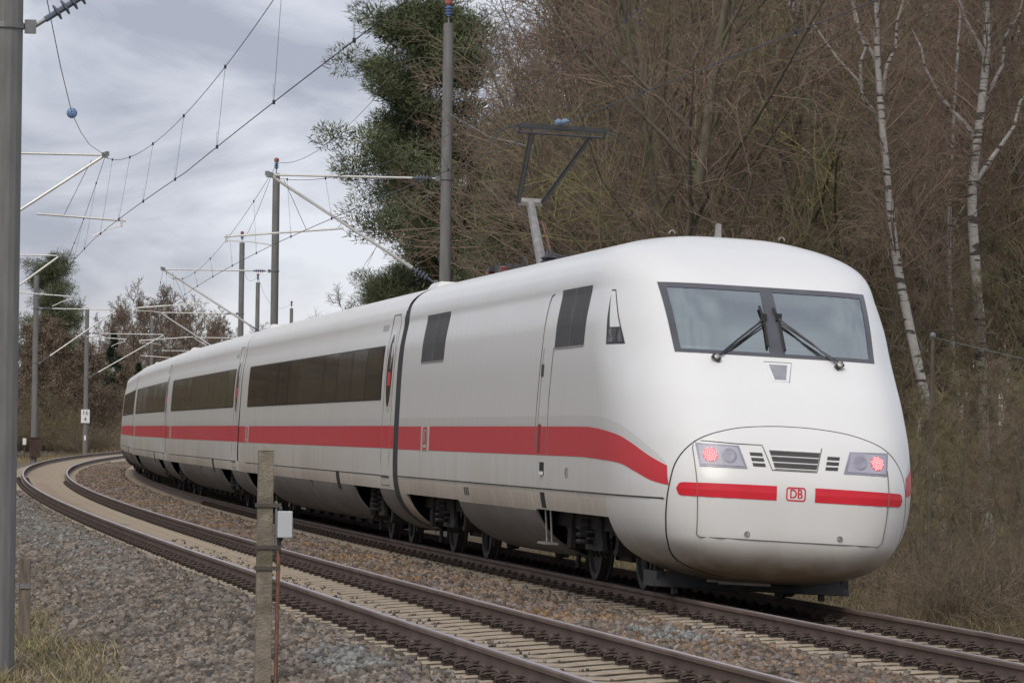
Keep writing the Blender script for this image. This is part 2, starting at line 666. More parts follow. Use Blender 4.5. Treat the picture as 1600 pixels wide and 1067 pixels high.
stones('ballast_stones_shoulder', 95000, -19, 75, 5.2, 7.75, 0.016, 0.048, M_stone,
       'grey-brown ballast stones sloping down from the near track', 11, thin=lambda s, u, g: (np.abs(np.mod(s + .3, .6) - .3) > .15) | (u > 5.5))
stones('ballast_stones_between', 60000, -19, 190, 1.25, 3.1, 0.018, 0.046, M_stone_rust,
       'rust-tinted ballast stones between the two tracks', 12, thin=lambda s, u, g: (np.abs(np.mod(s + .3, .6) - .3) > .15) | ((u > 1.4) & (u < 2.8)))
stones('ballast_stones_cribs', 4000, -19, 30, 2.9, 5.4, 0.012, 0.024, M_stone,
       'small ballast stones between the sleepers of the near track', 13, lift=0.0, thin=open_crib)
stones('ballast_stones_verge', 18000, -14, 40, -3.7, -1.2, 0.018, 0.045, M_stone_rust,
       'ballast stones and pebbles along the wooded side of the track', 14, thin=lambda s, u, g: (np.abs(np.mod(s + .3, .6) - .3) > .15) | (u < -1.4))
stones('ballast_stones_inner', 6000, -14, 25, -1.2, 1.2, 0.02, 0.045, M_stone, 'dark ballast stones in the track under the train', 15, thin=open_crib)

# the strip of fresh greenish-grey stone beside the sleeper ends
def patch_new(s, u, g):
    return ((u - (6.0 + 0.1 * np.sin(s * .2))) ** 2 < 0.30 * g.random(len(s))) & (g.random(len(s)) < np.clip((s - 8) / 25, 0.0, 1))
stones('ballast_stones_fresh', 9000, 10, 95, 5.4, 6.4, 0.022, 0.05, M_stone_new, 'pale greenish fresh ballast stones along the curve', 16, lift=0.03, thin=patch_new)
stones('ballast_stones_fresh_heap', 420, -10.2, -7.6, 5.5, 5.95, 0.022, 0.044, M_stone_new, 'small heap of pale green-grey stones at the sleeper ends', 17, lift=0.05)
stones('ballast_stones_fresh_spill', 200, -3.5, -1.0, 1.7, 2.3, 0.022, 0.044, M_stone_new, 'small spill of pale green-grey stones between the tracks', 18, lift=0.04)

# ---- rails
M_rail = mat('rail_rust', (0.150, 0.105, 0.082), 0.75, metal=0.15, var=0.25, scale=2, bump=0.15, stretch=(1, 1, 1))
M_railtop = mat('rail_polished', (0.46, 0.40, 0.41), 0.34, metal=0.9, var=0.12, scale=0.6)
RAIL_PROF = [(-.075, -.172), (-.075, -.160), (-.030, -.142), (-.0085, -.125), (-.0085, -.052), (-.034, -.038), (-.036, -.012), (-.027, -.001),
             (0, 0), (.027, -.001), (.036, -.012), (.034, -.038), (.0085, -.052), (.0085, -.125), (.030, -.142), (.075, -.160), (.075, -.172)]


def build_rail(name, u0, off, dz, s0, s1, parent, label):
    ss = np.concatenate([np.arange(s0, 60, 1.0), np.arange(60, s1, 2.0)])
    mb = MB()
    G = []
    for a, b in RAIL_PROF:
        G.append([tuple(p) for p in TC(ss, u0 + a, b, off, dz)])
    mb.grid(G[:7 + 1])
    mb.grid(G[7:10], mi=1)
    mb.grid(G[9:])
    o = mb.build(name, [M_rail, M_railtop], parent)
    return o


# ---- sleepers and fastenings
M_sleeper = mat('sleeper_concrete', (0.33, 0.272, 0.20), 0.9, var=0.22, scale=5, bump=0.4, col2=(0.24, 0.19, 0.145), c2pos=(.5, .72))
M_clip = mat('fastening_steel', (0.065, 0.047, 0.038), 0.8, metal=0.2, var=0.3, scale=20)
mb = MB()
prof = [(-1.30, -.215, .10), (-1.26, -.205, .105), (-1.02, -.185, .11), (-.90, -.172, .115), (-.60, -.172, .115), (-.48, -.186, .105), (-.25, -.215, .095), (0, -.22, .095)]
prof = prof + [(-a, b, c) for a, b, c in reversed(prof[:-1])]
G = []
for x, zt, hw in prof:
    G.append([(x, -hw - .02, -.40), (x, -hw - .006, zt - .014), (x, -hw + .012, zt), (x, hw - .012, zt), (x, hw + .006, zt - .014), (x, hw + .02, -.40)])
mb.grid([r[1:5] for r in G], flip=True)
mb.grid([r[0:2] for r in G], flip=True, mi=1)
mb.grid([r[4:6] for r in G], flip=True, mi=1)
mb.add(G[0], [(0, 1, 2, 3, 4, 5)])
mb.add(G[-1], [(5, 4, 3, 2, 1, 0)])
M_flank = mat('sleeper_shaded_dusty_flank', (0.085, 0.066, 0.05), 0.95, var=0.4, scale=9)  # dusty flanks, their colour darkened to paint in the shadow gaps between sleepers
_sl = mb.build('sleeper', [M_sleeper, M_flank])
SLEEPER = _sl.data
bpy.data.objects.remove(_sl)
# a tension clamp: two coils, a screw and an angled guide plate (local x points away from the rail)
mb = MB()
mb.box((0.035, 0, -.158), (0.11, .15, .028))
mb.tube([(0.03, 0, -.15), (0.03, 0, -.085)], .019, 6)
mb.tube([(0.03, 0, -.085), (0.03, 0, -.07)], .032, 6)
for sy in (-1, 1):
    pts = [(-.035, sy * .02, -.128), (.0, sy * .03, -.105), (.05, sy * .045, -.10), (.095, sy * .065, -.115), (.10, sy * .085, -.135), (.06, sy * .09, -.125), (.0, sy * .085, -.118), (-.04, sy * .07, -.135)]
    mb.tube(pts, .011, 4)
_cl = mb.build('rail_clip', M_clip)
CLIP = _cl.data
bpy.data.objects.remove(_cl)


def track(name, label, off, dz, s_first, n_single, s_end, s_rail0, n_clip):
    e = empty(name, Matrix.Translation(Vector(TC(s_first, 0, 0, off, dz))))
    inv = e.matrix_world.inverted()
    tag(e, label, 'railway track', 'railway tracks')
    for u0 in (GAUGE2, -GAUGE2):
        r = build_rail('rail', u0, off, dz, s_rail0, s_end, e, None)
        r.matrix_parent_inverse = inv
    k = 0
    s = s_first
    rest = []
    crest = []
    while s < s_end:
        Mx = frame_c(s, off, dz)
        if k < n_single:
            so = bpy.data.objects.new('sleeper', SLEEPER)
            link(so, e)
            jit = Matrix.Rotation(rnd.uniform(-.006, .006), 4, 'Z')
            so.matrix_parent_inverse = inv
            so.matrix_basis = Mx @ Matrix.Translation((rnd.uniform(-.012, .012), rnd.uniform(-.012, .012), 0)) @ jit
            for sx in (-1, 1):
                for side in (-1, 1):
                    Cm = Matrix.Translation((sx * GAUGE2 + side * .105, 0, -.005)) @ Matrix.Rotation(0 if side > 0 else math.pi, 4, 'Z')
                    if k < n_clip:
                        c = bpy.data.objects.new('rail_clip', CLIP)
                        link(c, so)
                        c.matrix_basis = Cm
                    else:
                        crest.append(Mx @ Cm)
        else:
            rest.append(Mx)
        s += 0.6
        k += 1

    def joined(nm, me, mats, m):
        v0 = np.array([v.co[:] for v in me.vertices])
        polys = [tuple(p.vertices) for p in me.polygons]
        vs, fs = [], []
        for i, Mx in enumerate(mats):
            A = np.array(Mx)
            vs.append(v0 @ A[:3, :3].T + A[:3, 3])
            fs += [tuple(q + i * len(v0) for q in p) for p in polys]
        me2 = bpy.data.meshes.new(nm)
        me2.from_pydata(np.concatenate(vs).tolist(), [], fs)
        for mm in me.materials:
            me2.materials.append(mm)
        if len(me.materials) > 1:
            me2.polygons.foreach_set('material_index', [q.material_index for q in me.polygons] * len(mats))
        o = link(bpy.data.objects.new(nm, me2), e)
        o.matrix_parent_inverse = inv
        o['kind'] = 'stuff'
    joined('sleepers_far', SLEEPER, rest, M_sleeper)
    joined('rail_clips_far', CLIP, crest, M_clip)
    return e


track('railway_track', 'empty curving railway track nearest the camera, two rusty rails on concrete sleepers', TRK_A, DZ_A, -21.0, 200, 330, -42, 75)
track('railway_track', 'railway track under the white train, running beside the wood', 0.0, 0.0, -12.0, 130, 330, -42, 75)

# ================================================================== TRAIN
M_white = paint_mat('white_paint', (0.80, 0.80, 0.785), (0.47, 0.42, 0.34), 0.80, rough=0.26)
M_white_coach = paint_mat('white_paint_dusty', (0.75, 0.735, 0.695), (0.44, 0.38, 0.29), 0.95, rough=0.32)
M_red = paint_mat('red_paint', (0.60, 0.018, 0.030), (0.42, 0.17, 0.15), 0.30, rough=0.42, coat=0.0)
M_red_front = mat('red_film', (0.66, 0.015, 0.03), 0.35, var=0.05)
M_greyband = paint_mat('grey_band_paint', (0.68, 0.675, 0.65), (0.36, 0.32, 0.26), 0.6, rough=0.35)
M_skirt = paint_mat('skirt_paint', (0.68, 0.635, 0.555), (0.36, 0.29, 0.21), 0.75, rough=0.45, coat=0.0)
M_belly = mat('belly_grey', (0.185, 0.168, 0.15), 0.75, var=0.22, scale=1.2, col2=(0.13, 0.11, 0.09), c2pos=(.5, .75), stretch=(1, .5, 1))
M_black = mat('underframe_black', (0.018, 0.016, 0.015), 0.85, var=0.3, scale=5)
M_bogie = mat('bogie_grime', (0.042, 0.038, 0.034), 0.8, var=0.4, scale=6, metal=0.1)
M_wheel = mat('wheel_steel', (0.045, 0.04, 0.037), 0.65, metal=0.3, var=0.25, scale=5)
M_rubber = mat('rubber', (0.03, 0.029, 0.028), 0.75, var=0.2)
M_seam = mat('panel_gap', (0.05, 0.048, 0.045), 0.85, var=0.2)
M_seam_l = mat('panel_gap_light', (0.17, 0.165, 0.155), 0.8, var=0.2)
M_vent = mat('vent_dark', (0.045, 0.042, 0.04), 0.55, var=0.25, scale=3)
M_wsframe = mat('windscreen_border', (0.085, 0.085, 0.10), 0.3, var=0.15, scale=3)
M_glass = glass_mat('windscreen_glass', (0.78, 0.84, 0.82), 5.2)
M_coachglass = mat('coach_window_glass', (0.034, 0.031, 0.029), 0.05, var=0.35, scale=1.3, spec=0.55, stretch=(1, 1.5, .4))
M_cabin = mat('cab_lining', (0.42, 0.46, 0.45), 0.8, var=0.1)
M_dash = mat('cab_desk', (0.55, 0.66, 0.63), 0.6, var=0.12)
M_lens = mat('lamp_housing', (0.40, 0.39, 0.45), 0.4, var=0.12, scale=4, coat=0.1)
M_refl = mat('lamp_reflector', (0.30, 0.29, 0.34), 0.5, metal=0.1, var=0.2, scale=12)
M_lampred = mat('tail_lamp_red', (0.50, 0.08, 0.11), 0.3, var=0.3, scale=60, emit=(1.0, 0.05, 0.09, 0.10))
M_led = mat('tail_lamp_led', (0.9, 0.3, 0.3), 0.4, var=0.02, emit=(1.0, 0.28, 0.30, 1.5))
M_steel = mat('bare_steel', (0.38, 0.37, 0.35), 0.45, metal=0.7, var=0.2, scale=10)
M_darkmetal = mat('dark_metal', (0.06, 0.06, 0.062), 0.5, metal=0.4, var=0.25, scale=8)
M_pant = mat('pantograph_grey', (0.30, 0.29, 0.275), 0.6, metal=0.3, var=0.2, scale=8)
M_copper = mat('copper_rod', (0.23, 0.115, 0.075), 0.55, metal=0.5, var=0.3, scale=12)
M_sign_white = mat('sign_white', (0.78, 0.78, 0.76), 0.5, var=0.05)
M_print = mat('black_print', (0.02, 0.02, 0.022), 0.6, var=0.05)

_w = pchip([.2, .25, .34, .48, .63, .8, 1.0, 1.4, 1.9, 2.3, 2.8, 3.2], [.60, .81, 1.05, 1.27, 1.40, 1.48, 1.52, 1.54, 1.545, 1.545, 1.53, 1.475])


def wid(h):
    h = np.asarray(h, float)
    t = np.clip((h - 3.2) / .68, 0, 1)
    return np.where(h < 3.2, _w(h), 1.475 * np.clip(1 - t ** 3.1, 0, 1) ** .5)


nose = pchip([.2, .25, .34, .48, .64, 1.1, 1.55, 2.0, 2.5, 2.9, 3.22, 3.45, 3.62, 3.76, 3.85, 3.88],
             [2.6, 2.2, 1.88, 1.70, 1.63, 1.62, 1.79, 2.17, 2.75, 3.14, 3.52, 3.95, 4.45, 5.05, 5.6, 6.3])
nlen = pchip([.2, .5, 2.5, 3.24, 3.6, 3.88], [1.5, 2.2, 2.2, 2.0, 1.5, .8])


def front_xyz(u, h):
    r = min(abs(u) / max(float(wid(h)), 1e-6), 1)
    return Vector((-u, float(nose(h)) + float(nlen(h)) * (1 - math.sqrt(max(1 - r ** 5, 0))), h))


COVER_H = [(1.075, .46), (1.16, .60), (1.20, .76), (1.215, .95), (1.205, 1.15), (1.16, 1.36), (1.05, 1.53), (.88, 1.65), (.58, 1.74), (.25, 1.778), (0, 1.785)]
COVER = [(0, .236), (.30, .244), (.55, .262), (.78, .31), (.95, .37)] + COVER_H + [(-u, h) for u, h in reversed(COVER_H[:-1])] + [(-.95, .37), (-.78, .31), (-.55, .262), (-.30, .244), (0, .236)]
_ca = np.unwrap([math.atan2(h - 1.05, u) for u, h in COVER])
_cr = np.array([math.hypot(u, h - 1.05) for u, h in COVER])
_co = np.argsort(_ca)
COVER_BUMP = .016


def cover_bump(u, h):
    a = math.atan2(h - 1.05, u)
    while a < _ca.min():
        a += 2 * math.pi
    r = float(np.interp(a, _ca[_co], _cr[_co]))
    return COVER_BUMP if math.hypot(u, h - 1.05) < r * .992 else 0.0


def front_pt(u, h, off=0.0):
    p = front_xyz(u, h)
    if h < 1.8:
        off = off + cover_bump(u, h)
    if off:
        e = 0.004
        n = (front_xyz(u + e, h) - front_xyz(u - e, h)).cross(front_xyz(u, h + e) - front_xyz(u, h - e))
        n.normalize()
        if n.y > 0:
            n = -n
        p = p + n * off
    return p


def side_u(s, h):
    q = min(max((float(nlen(h)) - (s - float(nose(h)))) / float(nlen(h)), 0), 1)
    return float(wid(h)) * (1 - q * q) ** .2


def side_pt(s, h, off=0.0, sign=1):
    def P(s_, h_):
        return Vector((-side_u(s_, h_), s_, h_))
    p = P(s, h)
    if off:
        e = 0.004
        n = (P(s + e, h) - P(s - e, h)).cross(P(s, h + e) - P(s, h - e)).normalized()
        if n.x > 0:
            n = -n
        p = p + n * off
    return Vector((p.x * sign, p.y, p.z))


def coach_pt(s, h, off=0.0, sign=1):
    e = 0.01
    w = float(wid(h)) * 0.985
    dw = (float(wid(h + e)) - float(wid(h - e))) * 0.985 / (2 * e) if h < 3.8 else -3
    n = Vector((-1, 0, -dw)).normalized()
    n = Vector((-1, 0, -dw)).normalized() if dw <= 0 else Vector((-1, 0, -dw)).normalized()
    p = Vector((-w, s, h)) + n * off
    return Vector((p.x * sign, p.y, p.z))


def quad_patch(corners, fn, off, nu=8, nv=6):
    """corners (a,b) TL, TR, BR, BL in surface coordinates"""
    tl, tr, br, bl = [np.array(c, float) for c in corners]
    G = []
    for i in range(nv + 1):
        v = i / nv
        row = []
        for j in range(nu + 1):
            t = j / nu
            q = (tl * (1 - t) + tr * t) * (1 - v) + (bl * (1 - t) + br * t) * v
            row.append(fn(q[0], q[1], off))
        G.append(row)
    return G


def patch(name, corners, fn, off, m, parent, nu=8, nv=6, smooth=True, border=True):
    mb = MB()
    G = quad_patch(corners, fn, off, nu, nv)
    mb.grid(G)
    if border:
        B = quad_patch(corners, fn, off - 0.02 if off > 0.02 else -0.01, nu, nv)
        for a, b in ((G[0], B[0]), (B[-1], G[-1]), ([r[0] for r in B], [r[0] for r in G]), ([r[-1] for r in G], [r[-1] for r in B])):
            mb.grid([a, b])
    o = mb.build(name, m, parent, smooth=False, recalc=False)
    return o


def seam(name, pts, fn, r, m, parent, off=0.001, n=5):
    mb = MB()
    mb.tube([fn(a, b, off) for a, b in pts], r, n)
    return mb.build(name, m, parent)


def dense(pts, k=4):
    out = []
    for i in range(len(pts) - 1):
        for j in range(k):
            t = j / k
            out.append(tuple(pts[i][q] * (1 - t) + pts[i + 1][q] * t for q in range(2)))
    out.append(pts[-1])
    return out


def smooth_poly(pts, k=8):
    """Catmull-Rom"""
    P = [np.array(p, float) for p in pts]
    P = [2 * P[0] - P[1]] + P + [2 * P[-1] - P[-2]]
    out = []
    for i in range(1, len(P) - 2):
        for j in range(k):
            t = j / k
            a, b, c, d = P[i - 1:i + 3]
            out.append(tuple(0.5 * ((2 * b) + (c - a) * t + (2 * a - 5 * b + 4 * c - d) * t * t + (3 * b - a - 3 * c + d) * t ** 3)))
    out.append(tuple(P[-2]))
    return out


def emblem(fn, cx, cy, w, h, parent, m, sign=1, off=0.004):
    """red-outlined box with the letters DB, laid on a surface"""
    mb = MB()
    n = 4
    rad = h * .22

    def rrect(w_, h_, r_):
        o = []
        for qx, qy, a0 in ((1, 1, 0), (-1, 1, 90), (-1, -1, 180), (1, -1, 270)):
            for i in range(n + 1):
                a = math.radians(a0 + 90 * i / n)
                o.append((qx * (w_ / 2 - r_) + r_ * math.cos(a), qy * (h_ / 2 - r_) + r_ * math.sin(a)))
        return o
    A = rrect(w, h, rad)
    t = h * .1
    B = rrect(w - 2 * t, h - 2 * t, rad - t)
    k = len(A)
    vs = [fn(cx + sign * a, cy + b, off) for a, b in A + B]
    mb.add(vs, [(i, (i + 1) % k, k + (i + 1) % k, k + i) for i in range(k)])
    tv, tf = text_mesh('DB', h * .92)
    xs = [v[0] for v in tv]
    sc = w * .62 / (max(xs) - min(xs))
    for dx in (0, h * .025):
        mb.add([fn(cx + sign * (v[0] * sc + dx), cy + v[1], off + dx * .02) for v in tv], tf)
    return mb.build('emblem', m, parent)


def bogie(parent, yc, wb, r, detail=True):
    mb = MB()
    for sx in (-1, 1):
        mb.box((sx * 1.0, yc, .62), (.16, wb + .9, .2))
        mb.box((sx * 1.02, yc, .50), (.2, .9, .26))
        for sy in (-1, 1):
            y = yc + sy * wb / 2
            mb.lathe([(-.16, .17), (.1, .17), (.12, .11)], (sx * 1.03, y, r), (sx, 0, 0), 10)
            mb.box((sx * 1.02, y, r + .16), (.24, .34, .22))
            # coil springs as stacked rings
            for q in range(5):
                for dy in (-.33, .33):
                    mb.tube([(sx * 1.02 + .085 * math.cos(a), y + dy + .085 * math.sin(a), .48 + q * .055) for a in [i * math.pi / 3 for i in range(7)]], .018, 4, caps=False)
            mb.tube([(sx * 1.17, y - sy * .45, .42), (sx * 1.2, y - sy * .62, .82)], .05, 7)
            mb.tube([(sx * 1.17, y - sy * .47, .38), (sx * 1.18, y - sy * .53, .60)], .065, 7)
            mb.tube([(sx * .9, y + sy * .62, .12), (sx * .9, y + sy * .60, .55)], .03, 6)
            mb.box((sx * .78, y + sy * .60, .30), (.07, .12, .24))
        for q in range(4):
            mb.tube([(sx * 1.05, yc - .4 + q * .22, .80), (sx * 1.12, yc - .36 + q * .25, .45), (sx * 1.0, yc - .3 + q * .28, .30)], .02, 5)
        for q in range(5):
            mb.tube([(sx * 1.2 + .09 * math.cos(a), yc + .09 * math.sin(a), .46 + q * .075) for a in [i * math.pi / 4 for i in range(9)]], .025, 5, caps=False)
    mb.box((0, yc, .62), (2.0, .6, .3))
    for sy in (-1, 1):
        mb.box((0, yc + sy * wb * .25, .46), (1.25, wb * .34, .42))
        mb.tube([(-.75, yc + sy * wb / 2, r), (.75, yc + sy * wb / 2, r)], .09, 8)
    b = mb.build('bogie', M_bogie, parent)
    wm = None
    for sy in (-1, 1):
        for sx in (-1, 1):
            if wm is None:
                w = MB()
                w.lathe([(-.07, r - .1), (-.07, r + .028), (-.045, r + .028), (-.03, r), (.065, r - .006), (.065, r - .08), (.03, r - .1), (.02, .2), (.06, .16), (.06, .09), (.10, .085), (.10, 0)],
                        (0, 0, 0), (1, 0, 0), 28)
                w.lathe([(-.07, r - .1), (-.03, r - .12), (-.04, .16), (-.09, .1)], (0, 0, 0), (1, 0, 0), 28)
                wo = w.build('wheel', M_wheel, b)
                wm = wo.data
            else:
                wo = link(bpy.data.objects.new('wheel', wm), b)
            wo.matrix_basis = Matrix.Translation((sx * .75, yc + sy * wb / 2, r)) @ (Matrix.Identity(4) if sx > 0 else Matrix.Rotation(math.pi, 4, 'Z'))
    return b


def shell(name, y0, y1, h0, h1, fn, m, parent, both=True, nh=10, ny=2, off=0.0):
    for sg_ in ((1, -1) if both else (1,)):
        mb = MB()
        G = [[fn(y0 + (y1 - y0) * j / ny, h1 + (h0 - h1) * i / nh, off, sg_) for j in range(ny + 1)] for i in range(nh + 1)]
        mb.grid(G, flip=sg_ > 0)
        # returned edges give the panel some thickness
        for j in (0, ny):
            a = [r[j] for r in G]
            b = [Vector((p.x * .97, p.y, p.z + .004)) for p in a]
            mb.grid([a, b])
        o = mb.build(name, m, parent, smooth=False, merge=True)
    return o


def line_patch(name, y0, y1, h0, h1, fn, off, m, parent, ny=None, nh=2, sign=(1,)):
    ny = ny or max(2, int((y1 - y0) / 1.5))
    for sg_ in sign:
        mb = MB()
        G = [[fn(y0 + (y1 - y0) * j / ny, h1 + (h0 - h1) * i / nh, off, sg_) for j in range(ny + 1)] for i in range(nh + 1)]
        mb.grid(G, flip=sg_ > 0)
        o = mb.build(name, m, parent)
    return o


def car_frame(s0, s1):
    a = Vector(TC(s0, 0, 0))
    b = Vector(TC(s1, 0, 0))
    y = (b - a).normalized()
    x = y.cross(Vector((0, 0, 1))).normalized()
    z = x.cross(y)
    c = float(cant((s0 + s1) / 2))
    x2 = x * math.cos(c) - z * math.sin(c)
    z2 = x * math.sin(c) + z * math.cos(c)
    return Matrix(((x2.x, y.x, z2.x, a.x), (x2.y, y.y, z2.y, a.y), (x2.z, y.z, z2.z, a.z), (0, 0, 0, 1)))


# ------------------------------------------------------------------ power car
PC = empty('power_car', car_frame(0.0, 20.75))
tag(PC, 'white high-speed power car leading towards the camera, red stripe and raised pantograph', 'train')
END = 20.36
rows = list(np.linspace(.2, .5, 10)[:-1]) + list(np.linspace(.5, 2.45, 45)[:-1]) + list(np.linspace(2.45, 3.28, 27)[:-1]) + [3.88 - .60 * (1 - t) ** 2 for t in np.linspace(0, 1, 22)]
rl = list(np.linspace(0, .8, 34))
ts = np.linspace(math.asin(.8 ** 2.5), math.pi / 2, 16)[1:]
rl += [math.sin(t) ** .4 for t in ts]
NS = 10
verts, faces = [], []
ncurve = len(rl)
ncol = 2 * (ncurve + NS) - 1


def col_pts(h):
    n_, l_, w_ = float(nose(h)), float(nlen(h)), float(wid(h))
    half = [(w_ * r, n_ + l_ * (1 - math.sqrt(max(1 - r ** 5, 0)))) for r in rl]
    s0_ = n_ + l_
    half += [(w_, s0_ + (END - s0_) * (k + 1) / NS) for k in range(NS)]
    return [(-u, y) for u, y in reversed(half)] + [(u, y) for u, y in half[1:]]


for h in rows:
    verts += [(x, y, h) for x, y in col_pts(h)]
for i in range(len(rows) - 1):
    for j in range(ncol - 1):
        if rows[i + 1] < 1.005 and (j < NS or j >= ncol - 1 - NS):
            continue
        q = (i * ncol + j, i * ncol + j + 1, (i + 1) * ncol + j + 1, (i + 1) * ncol + j)
        hs_ = [verts[k][2] for k in q]
        us_ = [abs(verts[k][0]) for k in q]
        ys_ = [verts[k][1] for k in q]
        if min(hs_) > 2.515 and max(hs_) < 3.225 and max(us_) < 1.04 + (max(hs_) - 2.5) * .05 and max(ys_) < 4.6:
            continue
        faces.append(q)
me = bpy.data.meshes.new('body')
me.from_pydata(verts, [], faces)
bm = bmesh.new()
bm.from_mesh(me)
bmesh.ops.remove_doubles(bm, verts=bm.verts, dist=1e-4)
bmesh.ops.recalc_face_normals(bm, faces=bm.faces)
bm.to_mesh(me)
bm.free()
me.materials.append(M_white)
shade(me, True)
body = link(bpy.data.objects.new('body', me), PC)

# windscreen: dark border, two panes, centre post
WS = ((1.10, 3.24), (-1.10, 3.24), (-1.045, 2.503), (1.045, 2.503))
mb = MB()
outer = dense([WS[0], WS[1], WS[2], WS[3], WS[0]], 14)
panes = (((1.03, 3.186), (.075, 3.186), (.085, 2.538), (.985, 2.538)), ((-.055, 3.186), (-1.03, 3.186), (-.985, 2.538), (-.075, 2.538)))


def strip_between(mb, a0, a1, b0, b1, off, n=14):
    A = [front_pt(a0[0] + (a1[0] - a0[0]) * t / n, a0[1] + (a1[1] - a0[1]) * t / n, off) for t in range(n + 1)]
    B = [front_pt(b0[0] + (b1[0] - b0[0]) * t / n, b0[1] + (b1[1] - b0[1]) * t / n, off) for t in range(n + 1)]
    mb.grid([A, B])


L_, R_ = panes
strip_between(mb, WS[0], WS[1], (1.03, 3.186), (-1.03, 3.186), .008, 24)
strip_between(mb, (.985, 2.538), (-.985, 2.538), WS[3], WS[2], .008, 24)
strip_between(mb, WS[3], WS[0], L_[3], L_[0], .008)
strip_between(mb, R_[2], R_[1], WS[2], WS[1], .008)
strip_between(mb, L_[2], L_[1], R_[3], R_[0], .008)
for off_pair in ((WS[0], WS[1]), (WS[1], WS[2]), (WS[2], WS[3]), (WS[3], WS[0])):
    a, b = off_pair
    n = 16
    A = [front_pt(a[0] + (b[0] - a[0]) * t / n, a[1] + (b[1] - a[1]) * t / n, .008) for t in range(n + 1)]
    B = [front_pt(a[0] + (b[0] - a[0]) * t / n, a[1] + (b[1] - a[1]) * t / n, -.02) for t in range(n + 1)]
    mb.grid([A, B])
ws = mb.build('windscreen', M_wsframe, PC, recalc=False)
for c in panes:
    m_ = MB()
    m_.grid(quad_patch(c, front_pt, .004, 12, 8), flip=True)
    m_.build('pane', M_glass, ws, smooth=True)
# cab behind the glass
mb = MB()
mb.box((0, 4.85, 2.85), (2.3, .06, 1.15))
mb.box((0, 4.0, 2.30), (1.9, 1.7, .05))
mb.box((0, 4.45, 3.40), (1.7, .5, .04))
mb.box((-1.12, 4.5, 2.75), (.04, .6, .95))
mb.box((1.12, 4.5, 2.75), (.04, .6, .95))
mb.build('cab_interior', M_cabin, PC)
mb = MB()
G = [[front_pt(u, 2.50, -.10) + Vector((0, 0, 0)) for u in np.linspace(1.0, -1.0, 13)],
     [Vector((-u, 3.55, 2.60)) for u in np.linspace(1.05, -1.05, 13)],
     [Vector((-u, 3.62, 2.30)) for u in np.linspace(1.05, -1.05, 13)]]
mb.grid(G)
mb.box((.45, 3.58, 2.61), (.5, .12, .07))
mb.build('driver_desk', M_dash, PC)
mb = MB()
mb.box((.1, 4.35, 2.75), (.5, .12, .75))
mb.box((.1, 4.2, 2.45), (.5, .4, .12))
mb.build('driver_seat', M_darkmetal, PC)

# wipers
for base, knee, top, bot in (((.66, 2.44), (.10, 2.87), (.125, 3.01), (.10, 2.59)), ((-.62, 2.43), (-.06, 2.88), (-.02, 3.0), (-.075, 2.56))):
    mb = MB()
    mb.tube([front_pt(*base, .03), front_pt(base[0] * .55 + knee[0] * .45, base[1] * .55 + knee[1] * .45, .05), front_pt(*knee, .04)], .011, 6)
    b2 = (base[0] - .03, base[1] + .015)
    mb.tube([front_pt(*b2, .03), front_pt(knee[0], knee[1] - .035, .035)], .008, 5)
    mb.box(front_pt(*base, .03), (.09, .06, .05), Matrix.Rotation(.6 if base[0] > 0 else -.6, 3, 'Y'))
    w_ = mb.build('wiper', M_darkmetal, PC)
    mb = MB()
    mb.tube([front_pt(*top, .03), front_pt(*knee, .035), front_pt(*bot, .03)], .014, 5)
    mb.box(front_pt(knee[0], knee[1] + .02, .04), (.06, .03, .07))
    mb.build('wiper_blade', M_rubber, w_)
    mb = MB()
    mb.lathe([(0, .028), (.05, .028), (.055, 0)], front_pt(*base, .02), (0, -1, .6), 8)
    mb.build('wiper_spindle', M_steel, w_)

# ventilation flap under the windscreen
patch('flap', ((.165, 2.445), (-.125, 2.445), (-.06, 2.25), (.11, 2.25)), front_pt, .005, M_white, PC, 4, 3)
patch('flap_screen', ((.115, 2.42), (-.075, 2.42), (-.03, 2.268), (.085, 2.268)), front_pt, .009, mat('flap_grey', (.30, .30, .33), .6), PC, 4, 3)
seam('panel_seam', dense([(.165, 2.45), (-.125, 2.45), (-.06, 2.245)], 3), front_pt, .004, M_seam_l, PC, .003)

# coupling cover: outline, access hatch, stripes, emblem, lamps, grilles
def front_off(u, h, off):
    p = front_xyz(u, h)
    e = 0.004
    n = (front_xyz(u + e, h) - front_xyz(u - e, h)).cross(front_xyz(u, h + e) - front_xyz(u, h - e)).normalized()
    return p + (n if n.y < 0 else -n) * off


co_line = smooth_poly(COVER, 6)
rings = []
for t_, o_ in ((.06, COVER_BUMP), (.2, COVER_BUMP), (.35, COVER_BUMP), (.5, COVER_BUMP), (.64, COVER_BUMP), (.76, COVER_BUMP), (.86, COVER_BUMP), (.93, COVER_BUMP), (.97, COVER_BUMP), (.986, COVER_BUMP), (.994, COVER_BUMP * .8), (.999, COVER_BUMP * .2), (1.0, -.012)):
    rings.append([front_off(u_ * t_, 1.05 + (h_ - 1.05) * t_, o_) for u_, h_ in co_line])
mb = MB()
mb.grid(rings)
mb.add(rings[0][:-1], [tuple(range(len(rings[0]) - 1))])
mb.build('coupling_cover', M_white, PC, smooth=True, merge=True, recalc=True)
mb = MB()
mb.tube([front_off(u_ * 1.003, 1.05 + (h_ - 1.05) * 1.003, .004) for u_, h_ in co_line[6 * 2:-6 * 2]], .0075, 5)
mb.build('cover_seam', M_seam, PC)
hatch = [(.585, 1.585), (.99, 1.60), (1.005, 1.52), (.97, 1.15), (.955, .9), (.945, .68), (.91, .655), (0, .648), (-.88, .648), (-.93, .69), (-.955, .9), (-.97, 1.15), (-.96, 1.40)]
seam('hatch_seam', dense(hatch, 5), front_pt, .0048, M_seam_l, PC, .003)
